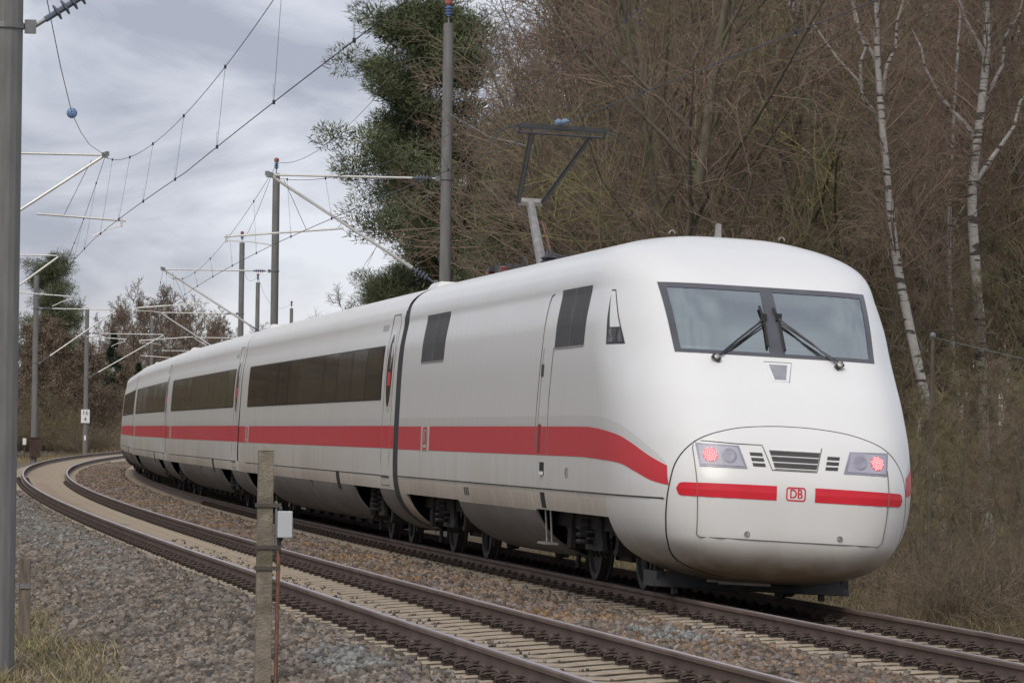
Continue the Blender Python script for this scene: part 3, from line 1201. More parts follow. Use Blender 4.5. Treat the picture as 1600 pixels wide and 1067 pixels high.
seam('hatch_seam', dense([(.585, 1.585), (.33, 1.585), (.24, 1.345), (-.215, 1.345), (-.28, 1.585)], 5), front_pt, .0048, M_seam_l, PC, .003)


def stripe_front(u0, u1):
    n = 40
    top, botm = [], []
    for i in range(n + 1):
        t_ = i / n
        t_ = t_ ** 2.2 if abs(u0) > abs(u1) else 1 - (1 - t_) ** 2.2
        u = u0 + (u1 - u0) * t_
        r = max(0, (abs(u) - 1.085) / .045)
        r = min(r, 1)
        cut = .024 * (1 - math.sqrt(max(0, 1 - r * r)))
        top.append(front_pt(u, 1.192 - .2 * (abs(u) / 1.1) ** 2 * .05 - cut, .004))
        botm.append(front_pt(u, 1.052 + cut, .004))
    mb = MB()
    mid = [(a + b) / 2 for a, b in zip(top, botm)]
    mid = [front_pt(-p.x, (1.122), .004) for p in mid]
    mb.grid([top, mid, botm])
    return mb.build('red_stripe', M_red_front, PC)


stripe_front(1.13, .195)
stripe_front(-.195, -1.13)
emblem(lambda a, b, o: front_pt(-a, b, o), 0.0, 1.122, .20, .135, PC, M_red_front)

for sg_ in (1, -1):
    lens = ((.98 * sg_, 1.575), (.565 * sg_, 1.565), (.49 * sg_, 1.345), (.95 * sg_, 1.345))
    hl = patch('headlight', lens, front_pt, .006, mat('lamp_surround', (.30, .29, .35), .3), PC, 8, 5)
    inner = ((.955 * sg_, 1.555), (.585 * sg_, 1.547), (.525 * sg_, 1.363), (.93 * sg_, 1.363))
    patch('lens', inner, front_pt, .010, M_lens, hl, 8, 5)
    cu, ch, cr_ = (.845 * sg_, 1.46, .070)
    mb = MB()
    ring = [front_pt(cu + cr_ * math.cos(a), ch + cr_ * math.sin(a), .013) for a in [i * math.pi / 12 for i in range(24)]]
    mb.add([front_pt(cu, ch, .016)] + ring, [(0, i + 1, (i + 1) % 24 + 1) for i in range(24)])
    tl = mb.build('tail_lamp', M_lampred, hl)
    mb = MB()
    for k_ in range(46):
        rr_ = cr_ * .93 * math.sqrt((k_ + .5) / 46)
        aa = k_ * 2.39996
        c0 = front_pt(cu + rr_ * math.cos(aa), ch + rr_ * math.sin(aa), .018)
        mb.box(c0, (.012, .005, .012))
    lo = mb.build('led_points', M_led, tl)
    lo['kind'] = 'stuff'
    cu = .665 * sg_
    mb = MB()
    ring = [front_pt(cu + .072 * math.cos(a), ch + .072 * math.sin(a), .013) for a in [i * math.pi / 12 for i in range(24)]]
    r2 = [front_pt(cu + .055 * math.cos(a), ch + .055 * math.sin(a), .017) for a in [i * math.pi / 12 for i in range(24)]]
    mb.add(ring + r2 + [front_pt(cu, ch, .014)], [(i, (i + 1) % 24, 24 + (i + 1) % 24, 24 + i) for i in range(24)] + [(48, 24 + i, 24 + (i + 1) % 24) for i in range(24)])
    mb.build('reflector', M_refl, hl)
    # small side grille: three short slots
    for k_ in range(3):
        h1_ = 1.508 - k_ * .052
        sh = .012 * k_
        patch('grille_slot', (((.462 - sh) * sg_, h1_), ((.335 - sh) * sg_, h1_), ((.327 - sh) * sg_, h1_ - .033), ((.454 - sh) * sg_, h1_ - .033)), front_pt, .004, M_vent, PC, 2, 2)
for k_ in range(3):
    h1_ = 1.532 - k_ * .06
    wv = .258 - k_ * .017
    patch('grille_slot', ((wv, h1_), (-wv, h1_), (-wv + .012, h1_ - .044), (wv - .012, h1_ - .044)), front_pt, .004, M_vent, PC, 6, 2)
mb = MB()
for k_ in range(4):
    h1_ = 1.540 - k_ * .06
    wv = .262 - k_ * .017
    mb.tube([front_pt(wv, h1_, .006), front_pt(0, h1_, .006), front_pt(-wv, h1_, .006)], .007, 5)
mb.build('grille_bars', M_white, PC)
for sg_ in (1, -1):
    mb = MB()
    p = front_pt(.472 * sg_, .705, 0)
    mb.lathe([(-.01, .030), (.006, .030), (.006, .020), (.0, .018), (.0, .008), (.006, .007), (.006, 0)], p, (0, -1, -.05), 14)
    mb.build('hatch_bolt', M_steel, PC)

# side livery
for sg_ in (1, -1):
    st = smooth_poly([(20.34, 1.715), (12, 1.715), (6, 1.712), (4.6, 1.70), (3.5, 1.645), (2.91, 1.56), (2.4, 1.43), (2.07, 1.34)], 10)
    sb_ = smooth_poly([(20.34, 1.392), (12, 1.39), (6, 1.388), (4.8, 1.38), (3.3, 1.345), (2.72, 1.27), (2.3, 1.185), (2.0, 1.145)], 10)
    mb = MB()
    G = []
    for q in range(5):
        t = q / 4
        G.append([side_pt(a[0] * (1 - t) + b[0] * t, a[1] * (1 - t) + b[1] * t, .003, sg_) for a, b in zip(st, sb_)])
    gaps = [i for i in range(len(st) - 1) if 17.2 < (st[i][0] + st[i + 1][0]) / 2 < 18.0]
    mb.grid(G, flip=sg_ < 0)
    mb.build('red_stripe', M_red, PC)
    st2 = smooth_poly([(20.34, 1.83), (12, 1.83), (6, 1.83), (4.6, 1.825), (3.7, 1.78), (3.1, 1.70), (2.6, 1.57), (2.25, 1.45)], 10)
    mb = MB()
    G = [[side_pt(a[0] * (1 - t) + b[0] * t, a[1] * (1 - t) + (b[1] + .012) * t, .002, sg_) for a, b in zip(st2, st)] for t in (0, .5, 1)]
    mb.grid(G, flip=sg_ < 0)
    mb.build('grey_band', M_greyband, PC)
sp_ = lambda a, b, o: side_pt(a, b, o, 1)
patch('emblem_field', ((17.95, 1.717), (17.18, 1.717), (17.18, 1.389), (17.95, 1.389)), sp_, .006, M_white_coach, PC, 4, 2)
emblem(sp_, 17.565, 1.553, .46, .31, PC, M_red, sign=-1, off=.010)
# roof gutter line, body joints
line_patch('body_joint', 2.06, 20.3, 1.004, 1.020, side_pt, .010, M_seam, PC, 60, 1)
# dark louvred panels, cab window, door
for a, b in ((7.40, 5.52), (18.42, 16.24)):
    fr = patch('vent_panel', ((a, 3.245), (b, 3.245), (b, 2.59), (a, 2.59)), sp_, .004, M_vent, PC, 4, 8)
    mid_ = (a + b) / 2
    patch('vent_panel_joint', ((mid_ + .012, 3.24), (mid_ - .012, 3.24), (mid_ - .012, 2.595), (mid_ + .012, 2.595)), sp_, .007, M_seam_l, fr, 1, 8)
    patch('sill', ((a, 2.595), (b, 2.595), (b, 2.578), (a, 2.578)), sp_, .008, M_steel, fr, 4, 1)
cw = patch('cab_window', ((4.62, 3.17), (4.50, 3.17), (3.74, 2.58), (4.33, 2.58)), sp_, .004, M_vent, PC, 4, 8)
patch('pane', ((4.60, 3.15), (4.49, 3.15), (4.0, 2.76), (4.29, 2.76)), sp_, .009, M_sign_white, cw, 3, 6)
patch('pane', ((4.30, 2.745), (4.06, 2.745), (4.02, 2.60), (4.27, 2.60)), sp_, .009, M_coachglass, cw, 3, 3)
patch('pane', ((3.99, 2.745), (3.97, 2.745), (3.80, 2.60), (3.98, 2.60)), sp_, .009, M_coachglass, cw, 3, 3)
door = seam('door_outline', dense([(8.42, 1.40), (8.36, 2.0), (8.24, 2.6), (8.2, 3.12), (8.12, 3.2), (7.95, 3.22)], 4), sp_, .0075, M_seam_l, PC)
seam('door_outline', dense([(7.55, 1.40), (7.56, 2.0), (7.44, 2.60)], 4), sp_, .0075, M_seam_l, PC)
seam('door_outline', dense([(8.28, 1.40), (8.2, 2.0), (8.1, 2.6)], 4), sp_, .005, M_seam_l, PC)
for h0_, h1_ in ((1.42, 1.74), (2.28, 2.42)):
    patch('door_handle', ((8.18, h1_), (8.02, h1_), (8.02, h0_), (8.18, h0_)), sp_, .006, M_vent if h0_ > 2 else mat('recess_red', (.20, .02, .025), .6), PC, 2, 3)
for h0_, h1_ in ((1.165, 1.31),):
    f_ = patch('step_recess', ((8.0, h1_), (7.72, h1_), (7.72, h0_), (8.0, h0_)), sp_, .006, M_black, PC, 2, 2)
    patch('step_tread', ((7.97, h0_ + .04), (7.75, h0_ + .04), (7.75, h0_), (7.97, h0_)), sp_, .02, M_sign_white, f_, 2, 1)
# running number on the flank
tv, tf = text_mesh('401', .17)
mb = MB()
mb.add([sp_(6.2 - v[0], 1.2 + v[1], .004) for v in tv], tf)
mb.build('running_number', mat('faded_print', (.33, .33, .32), .7), PC)

# skirt panels
for a, b in ((3.86, 4.62), (4.66, 5.46), (5.50, 8.56), (14.68, 16.3), (16.34, 19.3)):
    shell('skirt_panel', a, b, .775, .998, side_pt, M_skirt, PC, nh=4)
for a, b in ((8.60, 10.09), (10.13, 11.50), (11.54, 14.62)):
    shell('skirt_panel', a, b, .755, .998, side_pt, M_skirt, PC, nh=4)
    shell('belly_panel', a, b, .22, .752, side_pt, M_belly, PC, nh=12)
shell('end_skirt', 19.75, 20.34, .30, 1.0, side_pt, M_skirt, PC, nh=12)
shell('end_skirt', 19.34, 19.73, .775, 1.0, side_pt, M_skirt, PC, nh=4)
for s_, h_ in ((13.9, .90), (13.75, .90), (13.6, .90)):
    patch('skirt_vent', ((s_ + .04, h_ + .05), (s_ - .03, h_ + .05), (s_ - .03, h_ - .05), (s_ + .04, h_ - .05)), sp_, .006, M_vent, PC, 1, 1)
patch('step_recess', ((7.98, .97), (7.70, .97), (7.70, .80), (7.98, .80)), sp_, .006, M_black, PC, 2, 2)
mb = MB()
for dy in (0, .34):
    mb.tube([(-1.44, 7.65 + dy, .78), (-1.40, 7.68 + dy, .42)], .013, 5)
mb.box((-1.42, 7.84, .40), (.16, .5, .025))
mb.build('step', M_steel, PC)

mb = MB()
mb.box((0, 12.1, .86), (2.35, 16.6, .52))
mb.box((0, 11.6, .42), (1.7, 5.6, .3))
mb.box((0, 3.3, .62), (2.0, 1.6, .5))
mb.build('underframe', M_black, PC)
bogie(PC, 6.65, 2.95, .51)
bogie(PC, 17.85, 3.05, .51)
# rail guard below the nose
mb = MB()
G = []
for h_, y_, w_ in ((.26, 3.30, 1.0), (.10, 3.24, 1.03), (.09, 3.32, 1.03), (.25, 3.42, 1.0)):
    G.append([(-w_, y_ + .14, h_), (-w_ * .5, y_ + .03, h_), (0, y_, h_), (w_ * .5, y_ + .03, h_), (w_, y_ + .14, h_)])
mb.grid(G)
for sx in (-1, 1):
    mb.box((sx * .98, 3.75, .17), (.07, .7, .16))
    mb.box((sx * .78, 3.6, .09), (.05, .10, .14))
    mb.box((sx * .6, 3.7, .33), (.08, .3, .3))
mb.build('rail_guard', M_darkmetal, PC)
mb = MB()
mb.box((-.12, 3.24, .19), (.55, .02, .07))
mb.box((-.45, 3.27, .2), (.12, .02, .06))
mb.build('guard_plate', M_steel, PC)

# rear end wall + bellows
mb = MB()
hsE = list(np.linspace(.45, 3.2, 20)) + [3.88 - .68 * (1 - t) ** 2 for t in np.linspace(0, 1, 12)]
ring = [(-float(wid(h)) * .98, h) for h in hsE] + [(float(wid(h)) * .98, h) for h in reversed(hsE)]
G = [[(x, y, .42 + (h - .42) * .985) for x, h in ring] for y in (20.20, 21.12)]
mb.grid(G)
mb.add([(x, 20.55, .42 + (h - .42) * .985) for x, h in ring], [tuple(range(len(ring)))])
mb.build('gangway_bellows', M_rubber, PC)

# roof equipment
for sx in (-.61, .61):
    mb = MB()
    mb.tube([(sx + .032 * math.cos(a), 5.66, 3.862 + .035 * math.sin(a)) for a in [math.pi * i / 8 for i in range(9)]], .008, 5)
    mb.build('lifting_eye', M_pant, PC)
mb = MB()
mb.box((.05, 6.4, 3.93), (.065, .12, .22), taper=.7)
mb.tube([(.05, 6.4, 3.9), (.05, 6.4, 4.05)], .022, 6)
mb.build('roof_aerial', M_pant, PC)

pg = MB()
pg.box((0, 17.6, 3.95), (1.3, .12, .07))
pg.box((0, 18.6, 3.95), (1.3, .12, .07))
for sx in (-.55, .55):
    pg.box((sx, 18.1, 3.95), (.08, 1.3, .07))
pan = pg.build('pantograph', M_darkmetal, PC)
for sx in (-.6, .6):
    for y_ in (17.5, 18.7):
        mb = MB()
        mb.lathe([(0, .05), (.03, .085), (.05, .05), (.08, .085), (.1, .05), (.13, .07), (.15, .03)], (sx, y_, 3.80), (0, 0, 1), 10)
        mb.build('insulator', mat('insulator_red', (.20, .07, .06), .35), pan)
KN = Vector((0, 19.35, 4.95))
mb = MB()
mb.tube([(0, 17.95, 3.98), KN + Vector((0, -.02, -.02))], [.075, .06], 8)
mb.build('lower_arm', M_pant, pan)
mb = MB()
mb.tube([(.10, 17.5, 3.98), (.13, 19.05, 4.68)], .016, 6)
mb.build('control_rod', M_copper, pan)
mb = MB()
mb.tube([KN + Vector((-.17, 0, 0)), KN + Vector((.17, 0, 0))], .055, 8)
mb.build('knee_joint', M_pant, pan)
HT = 5.83
for sx in (-1, 1):
    mb = MB()
    mb.tube([KN + Vector((sx * .17, 0, 0)), (sx * .40, 17.05, HT - .10)], .036, 6)
    mb.build('upper_arm', M_darkmetal, pan)
for y_ in (16.85, 17.2):
    mb = MB()
    mb.box((0, y_, HT), (1.22, .07, .045))
    mb.build('contact_strip', M_darkmetal, pan)
mb = MB()
mb.tube([(-.6, 17.05, HT - .09), (.6, 17.05, HT - .09)], .02, 6)
for sx in (-.58, .58):
    mb.tube([(sx, 16.85, HT), (sx, 17.05, HT - .09), (sx, 17.2, HT)], .014, 5)
mb.build('head_frame', M_darkmetal, pan)
for sx in (-1, 1):
    for y_ in (16.85, 17.2):
        mb = MB()
        mb.tube([(sx * .6, y_, HT), (sx * .74, y_, HT - .03), (sx * .88, y_, HT - .13), (sx * .96, y_, HT - .30)], .008, 5)
        mb.build('end_horn', M_darkmetal, pan)
mb = MB()
mb.lathe([(0, .02), (.04, .045), (.07, .045), (.10, .025), (.13, .045), (.17, .04), (.2, .015)], (-.1, 17.02, HT + .07), (1, 0, .15), 8)
mb.build('sensor', mat('blue_plastic', (.16, .24, .36), .5), pan)
mb = MB()
mb.box((-.15, 15.9, 3.97), (.12, .9, .09))
mb.tube([(.0, 15.5, 4.0), (-.2, 15.9, 4.06), (-.15, 16.8, 4.02), (0, 17.6, 4.0)], .02, 5)
mb.tube([(-.3, 17.3, 3.96), (-.35, 17.6, 4.12), (-.3, 17.9, 3.96)], .015, 5)
for y_ in (15.2, 15.5):
    mb.lathe([(0, .05), (.03, .10), (.05, .05), (.08, .10), (.1, .05), (.13, .10), (.16, .04), (.24, .02)], (-.35, y_, 3.86), (0, 0, 1), 10)
mb.build('roof_busbar', M_darkmetal, PC)

# ------------------------------------------------------------------ coaches
CL = 26.15


def coach(first, s0, label):
    if first is None:
        e = empty('passenger_coach', car_frame(s0, s0 + CL))
        hsB = list(np.linspace(.998, 3.2, 16)[:-1]) + [3.88 - .68 * (1 - t) ** 2 for t in np.linspace(0, 1, 18)]
        ys = np.linspace(.12, CL, 12)
        mb = MB()
        for sg_ in (1, -1):
            G = [[coach_pt(y, h, 0, sg_) for y in ys] for h in hsB]
            mb.grid(G, flip=sg_ < 0)
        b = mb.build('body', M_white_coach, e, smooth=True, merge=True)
        # flush window band, split into panes
        wb = patch('window_band', ((CL - 1.62, 2.905), (2.0, 2.905), (2.0, 2.095), (CL - 1.62, 2.095)), coach_pt, .003, M_vent, e, 12, 4)
        n = 11
        a0, a1 = 2.03, CL - 1.65
        for k in range(n):
            ya = a0 + (a1 - a0) * k / n + .012
            yb = a0 + (a1 - a0) * (k + 1) / n - .012
            tlt = rnd.uniform(-.002, .002)
            m_ = MB()
            m_.grid([[coach_pt(yb, 2.885, .012 + tlt), coach_pt(ya, 2.885, .012 - tlt)], [coach_pt(yb, 2.5, .012 + tlt), coach_pt(ya, 2.5, .012 - tlt)], [coach_pt(yb, 2.115, .012 + tlt), coach_pt(ya, 2.115, .012 - tlt)]])
            m_.build('pane', M_coachglass, wb)
        for nm, h0, h1, m, o in (('red_stripe', 1.392, 1.715, M_red, .003), ('grey_band', 1.727, 1.83, M_greyband, .002)):
            line_patch(nm, .14, CL - .02, h0, h1, coach_pt, o, m, e, 14, 3, (1, -1))
        line_patch('body_joint', 1.7, CL - 1.9, .985, .999, coach_pt, .003, M_seam, e, 10, 1, (1, -1))
        patch('emblem_field', ((24.6, 1.717), (23.9, 1.717), (23.9, 1.389), (24.6, 1.389)), coach_pt, .006, M_white_coach, e, 2, 2)
        emblem(lambda a, b_, o: coach_pt(a, b_, o), 24.25, 1.553, .44, .30, e, M_red, sign=-1, off=.010)
        # door with a tall oval window
        outline = [(1.62, .86), (1.62, 3.2), (1.5, 3.34), (.75, 3.34), (.63, 3.2), (.63, .86), (1.62, .86)]
        seam('door_outline', dense(outline, 6), coach_pt, .007, M_seam_l, e)
        dw = MB()
        ov = [(1.12 + -.02 + .35 * math.cos(t), 2.52 + .53 * math.sin(t)) for t in [i * math.pi / 16 for i in range(32)]]
        ov2 = [(1.10 + .41 * math.cos(t), 2.52 + .60 * math.sin(t)) for t in [i * math.pi / 16 for i in range(32)]]
        dw.add([coach_pt(a, b_, .004) for a, b_ in ov2] + [coach_pt(a, b_, .010) for a, b_ in ov], [(i, (i + 1) % 32, 32 + (i + 1) % 32, 32 + i) for i in range(32)])
        dwo = dw.build('door_window', M_white_coach, e)
        m_ = MB()
        m_.add([coach_pt(a, b_, .008) for a, b_ in ov] + [coach_pt(1.12, 2.52, .008)], [(32, i, (i + 1) % 32) for i in range(32)])
        m_.build('pane', M_coachglass, dwo)
        patch('sticker', ((1.26, 2.50), (.98, 2.50), (.98, 2.30), (1.26, 2.30)), coach_pt, .012, mat('sticker_red', (.60, .03, .05), .5), dwo, 1, 2)
        patch('door_sill', ((1.6, .995), (.65, .995), (.65, .97), (1.6, .97)), coach_pt, .012, M_vent, e, 2, 1)
        patch('nameplate', ((2.75, 3.22), (2.05, 3.22), (2.05, 3.13), (2.75, 3.13)), coach_pt, .004, mat('faded_plate', (.42, .42, .42), .6), e, 2, 2)
        # skirts and belly
        for a, b_ in ((2.0, 3.6), (3.63, 5.5), (5.53, 8.4), (8.43, 13), (13.03, 17.5), (17.53, 20.7), (20.73, 22.6), (22.63, 24.5)):
            shell('skirt_panel', a, b_, .80, .983, coach_pt, M_skirt, e, nh=3)
        for a, b_ in ((5.5, 9.0), (9.03, 11.7), (12.05, 16.5), (16.53, 20.7)):
            shell('belly_panel', a, b_, .22, .797, coach_pt, M_belly, e, nh=10)
        for a, b_ in ((.14, 1.97), (24.53, CL)):
            shell('end_skirt', a, b_, .80, .997, coach_pt, M_skirt, e, nh=3)
            shell('belly_panel', a, b_, .26, .797, coach_pt, M_belly, e, nh=10)
        for y in (7.5,):
            patch('skirt_recess', ((y + .2, 1.0), (y - .2, 1.0), (y - .2, .72), (y + .2, .72)), coach_pt, .01, M_black, e, 1, 3)
        mb = MB()
        mb.box((0, CL / 2, .82), (2.3, CL - 1.0, .42))
        mb.box((0, CL / 2, .42), (1.7, 14.5, .3))
        for k in range(9):
            mb.box((0, 6.4 + k * 1.7, .26), (1.3, .8, .2))
        mb.build('underframe', M_black, e)
        bogie(e, 4.25, 2.5, .45)
        bogie(e, 22.6, 2.5, .45)
        # roof hatch housing near the end, rain strip, bellows
        mb = MB()
        mb.box((-.55, 1.0, 3.80), (.9, 1.1, .10), taper=.85)
        mb.build('roof_housing', M_white_coach, e, bevel=.02)
        mb = MB()
        G = [[(x * .985, y, .42 + (h - .42) * .985) for x, h in ring] for y in (CL - .25, CL + .45)]
        mb.grid(G)
        mb.add(G[0], [tuple(range(len(ring)))])
        mb.build('gangway_bellows', M_rubber, e)
        mb = MB()
        mb.add([(x * .985, .14, .42 + (h - .42) * .99) for x, h in ring], [tuple(range(len(ring)))])
        mb.build('end_wall', M_rubber, e)
    else:
        e = first.copy()
        COL.objects.link(e)
        e.matrix_world = car_frame(s0, s0 + CL)

        def rec(src, dst):
            for ch in list(src.children):
                c = ch.copy()
                COL.objects.link(c)
                c.parent = dst
                rec(ch, c)
        rec(first, e)
    tag(e, label, 'train coach', 'coaches behind the power car')
    return e


C1 = coach(None, 20.95, 'white passenger coach coupled directly behind the power car')
for i, lab in enumerate(('second white passenger coach behind the power car', 'third white passenger coach behind the power car',
                         'fourth passenger coach, partly seen as the train curves away', 'fifth and farthest coach, only just showing round the bend',)):
    coach(C1, 20.95 + 26.4 * (i + 1), lab)

# ================================================================== OVERHEAD LINE
M_conc = mat('mast_concrete', (0.185, 0.182, 0.175), 0.85, var=0.16, scale=4, bump=0.15, stretch=(3, 3, .5), col2=(0.165, 0.158, 0.148), c2pos=(.5, .75))
M_tube = mat('cantilever_alu', (0.60, 0.59, 0.56), 0.45, metal=0.35, var=0.1, scale=5)
M_ins = mat('insulator_grey', (0.11, 0.13, 0.17), 0.35, var=0.15)
M_insr = mat('insulator_brown', (0.36, 0.10, 0.08), 0.35, var=0.15)
M_insb = mat('insulator_blue', (0.13, 0.22, 0.40), 0.35, var=0.15)
M_wire = mat('wire_dark', (0.055, 0.058, 0.065), 0.6, metal=0.4, var=0.1)
M_fit = mat('fitting_steel', (0.22, 0.22, 0.22), 0.5, metal=0.5, var=0.2)


def insulator(name, p, q, parent, m, nd=3, r=.075, core=.028):
    p, q = Vector(p), Vector(q)
    L = (q - p).length
    prof = [(0, core)]
    for i in range(nd):
        a = L * (.25 + .5 * i / max(nd - 1, 1))
        prof += [(a - .012, core), (a - .006, r), (a + .006, r), (a + .02, core)]
    prof.append((L, core))
    mb = MB()
    mb.lathe(prof, p, q - p, 10)
    return mb.build(name, m, parent, smooth=False)


def mast(s, um, H, zg, label, tip_u, z_top, z_diag, reg, steady, radius=(.165, .135), feeder=False, cant_=True, group='masts along the line'):
    e = empty('catenary_mast', frame_v(s, um, zg))
    tag(e, label, 'mast', group)

    def P(u, z, y=0.0):
        return Vector((-(u - um), y, z - zg))
    mb = MB()
    n = 8
    mb.tube([(0, 0, -.5 + (H - zg + .5) * i / n) for i in range(n + 1)], [radius[0] + (radius[1] - radius[0]) * i / n for i in range(n + 1)], 16)
    mb.build('pole', M_conc, e, smooth=False)
    for pzt in (z_top, z_diag) if cant_ else ():
        mb = MB()
        mb.lathe([(-.025, radius[0] * .98 + .006), (.025, radius[0] * .98 + .006)], P(um, pzt), (0, 0, 1), 16)
        mb.box(P(um + math.copysign(radius[0] + .05, tip_u - um), pzt), (.10, .06, .12))
        mb.build('clamp', M_fit, e)
    if cant_:
        sd = math.copysign(1, tip_u - um)
        a = um + sd * (radius[0] + .08)
        tip = P(tip_u, z_top)
        d0 = P(a, z_diag)
        dv = (tip - d0).normalized()
        i0, i1 = d0 + dv * .12, d0 + dv * .62
        mb = MB()
        mb.tube([d0, i0], .022, 6)
        mb.build('link', M_fit, e)
        insulator('insulator', i0, i1, e, M_ins, 4)
        mb = MB()
        mb.tube([i1, i1 + dv * .16], .045, 8)
        mb.tube([i1 + dv * .1, tip + dv * .08], .036, 8)
        mb.build('cantilever_strut', M_tube, e)
        t0 = P(a, z_top)
        tv_ = (tip - t0).normalized()
        insulator('insulator', t0 + tv_ * .10, t0 + tv_ * .55, e, M_ins, 4)
        mb = MB()
        mb.tube([t0, t0 + tv_ * .10], .02, 6)
        mb.tube([t0 + tv_ * .55, tip - tv_ * .1], .026, 8)
        mb.build('top_tube', M_tube, e)
        mb = MB()
        mb.box(tip, (.14, .08, .12))
        mb.box(tip + dv * .06, (.10, .07, .10))
        mb.build('saddle', M_fit, e)
        # registration tube, steady arm
        (ru0, rz0), (ru1, rz1) = reg
        mb = MB()
        mb.tube([P(ru0, rz0), P(ru1, rz1)], .024, 8)
        mb.build('registration_tube', M_tube, e)
        (su0, sz0), (su1, sz1) = steady
        mb = MB()
        mb.box(P(su0, (sz0 + rz1) / 2), (.05, .05, abs(rz1 - sz0) + .08))
        mb.tube([P(su0, sz0), P((su0 + su1) / 2, (sz0 + sz1) / 2 + .03), P(su1, sz1)], .014, 6)
        mb.build('steady_arm', M_tube if abs(s) < 150 else M_tube, e)
        mb = MB()
        mb.tube([P(ru1 * .3 + ru0 * .7, rz1 * .3 + rz0 * .7), P(tip_u * .8 + ru0 * .2, z_top - .12)], .006, 4)
        mb.build('hanger_wire', M_wire, e)
    if feeder:
        mb = MB()
        mb.tube([(0, 0, H - zg), (0, 0, H - zg + .18)], .02, 6)
        mb.build('top_pin', M_fit, e)
        insulator('insulator', (0, 0, H - zg + .16), (0, 0, H - zg + .42), e, M_insb, 3, r=.10, core=.05)
        mb = MB()
        mb.lathe([(0, .05), (.05, .09), (.13, .09), (.17, .03)], (0, 0, H - zg + .40), (0, 0, 1), 8)
        mb.build('insulator_cap', M_insr, e)
    return e


S_M = [-2.0, 56.8, 115.5, 174.2, 232.9, 291.6]
B_label = ['round concrete mast beside the power car, out to the right', 'tall round concrete mast rising behind the power car near the pine',
           'grey concrete mast rising behind the first coach with a long white cantilever',
           'thin grey mast behind the second coach, left of a shorter one', 'slender mast just right of the thin mast behind the second coach', 'tiny far mast top peeping over the first coach roof']
for i, s in enumerate(S_M):
    if i == 0:
        continue
    mast(s, -3.95, 11.03, -0.7, B_label[i], .08, 7.49, 5.12, ((-1.59, 6.31), (1.09, 6.07)), ((1.03, 5.98), (-.02, 5.90)), feeder=True,
         radius=(.15, .115) if i < 2 else (.155, .13))
A_u = [8.01, 7.9, 7.6, 6.2, 6.8, 6.75]
A_label = ['thick grey concrete mast at the left edge, closest to the camera', 'white cantilever mast hidden behind the nearest mast at left',
           'mast behind the nearest mast with its white cantilever reaching right', 'grey mast with a rusty box at its foot, left of the km sign',
           'grey mast carrying the white kilometre sign 16 4', 'far grey mast just above the last visible coach']
for i, s in enumerate(S_M):
    u = A_u[i]
    H = 9.25 if i else 9.4
    t = 3.8 if i < 3 else (2.2 if i == 3 else 1.9)
    dzt = [0, 0, .06, -.25, -.2, -.2][i]
    mast(s, u, H if i < 5 else 10.0, -.45 if i < 3 else .05, A_label[i], t, 7.85 + dzt, 5.22 if i < 3 else 4.9,
         ((t + 1.5, 6.5 + dzt), (t - .5, 6.38 + dzt)), ((t - .4, 6.28 + dzt), (t + .25, 6.02 + dzt)),
         radius=(.19, .165) if i == 0 else (.155, .13))


def wire_pts(ctrl, n=24):
    """spans given as (s,u,z) supports with sag between them"""
    out = []
    for (a, b, sag) in ctrl:
        for k in range(n + (1 if b is ctrl[-1][1] else 0)):
            t = k / n
            s = a[0] + (b[0] - a[0]) * t
            u = a[1] + (b[1] - a[1]) * t
            z = a[2] + (b[2] - a[2]) * t - sag * 4 * t * (1 - t)
            out.append((s, u, z))
    return out


def W(p):
    return Vector(TV(p[0], p[1], p[2]))


def overhead(label, cu, mess, cont, rad=.007):
    """mess / cont: lists of support points (s,u,z)"""
    o0 = W(mess[0])
    e = empty('overhead_line', Matrix.Translation(o0))
    tag(e, label, 'overhead wire', 'overhead contact lines')
    sp = [(mess[i], mess[i + 1], (1.23 if i == 0 else 1.15) if i < 6 else 1.0) for i in range(len(mess) - 1)]
    mp_ = wire_pts(sp)
    mb = MB()
    mb.tube([W(p) - o0 for p in mp_], rad * .85, 4)
    mb.build('messenger_wire', M_wire, e)
    mb = MB()
    cp = []
    for i in range(len(cont) - 1):
        a, b = cont[i], cont[i + 1]
        for k in range(12):
            t = k / 12
            cp.append(tuple(a[q] * (1 - t) + b[q] * t for q in range(3)))
    cp.append(cont[-1])
    mb.tube([W(p) - o0 for p in cp], rad * 1.1, 4)
    mb.build('contact_wire', M_wire, e)
    ms_ = np.array(mp_)
    cs_ = np.array(cp)
    for i in range(len(mess) - 1):
        a, b = mess[i][0], mess[i + 1][0]
        for k in range(7):
            s = a + (b - a) * (k + .55) / 7.1
            if s < -12 or s > 200:
                continue
            pm = (s, np.interp(s, ms_[:, 0], ms_[:, 1]), np.interp(s, ms_[:, 0], ms_[:, 2]))
            pc = (s, np.interp(s, cs_[:, 0], cs_[:, 1]), np.interp(s, cs_[:, 0], cs_[:, 2]))
            if pm[2] - pc[2] < .15:
                continue
            mb = MB()
            P_, Q_ = W(pm) - o0, W(pc) - o0
            mb.tube([P_, Q_], rad * .45, 3)
            mb.box(P_, (.03, .05, .05))
            mb.box(Q_, (.03, .05, .05))
            mb.tube([Q_ + Vector((0, .02, .0)), Q_ + Vector((0, .10, .08)), Q_ + Vector((0, .06, .2)), Q_ + Vector((0, .0, .22))], rad * .3, 3)
            mb.build('dropper', M_wire, e)
    return e


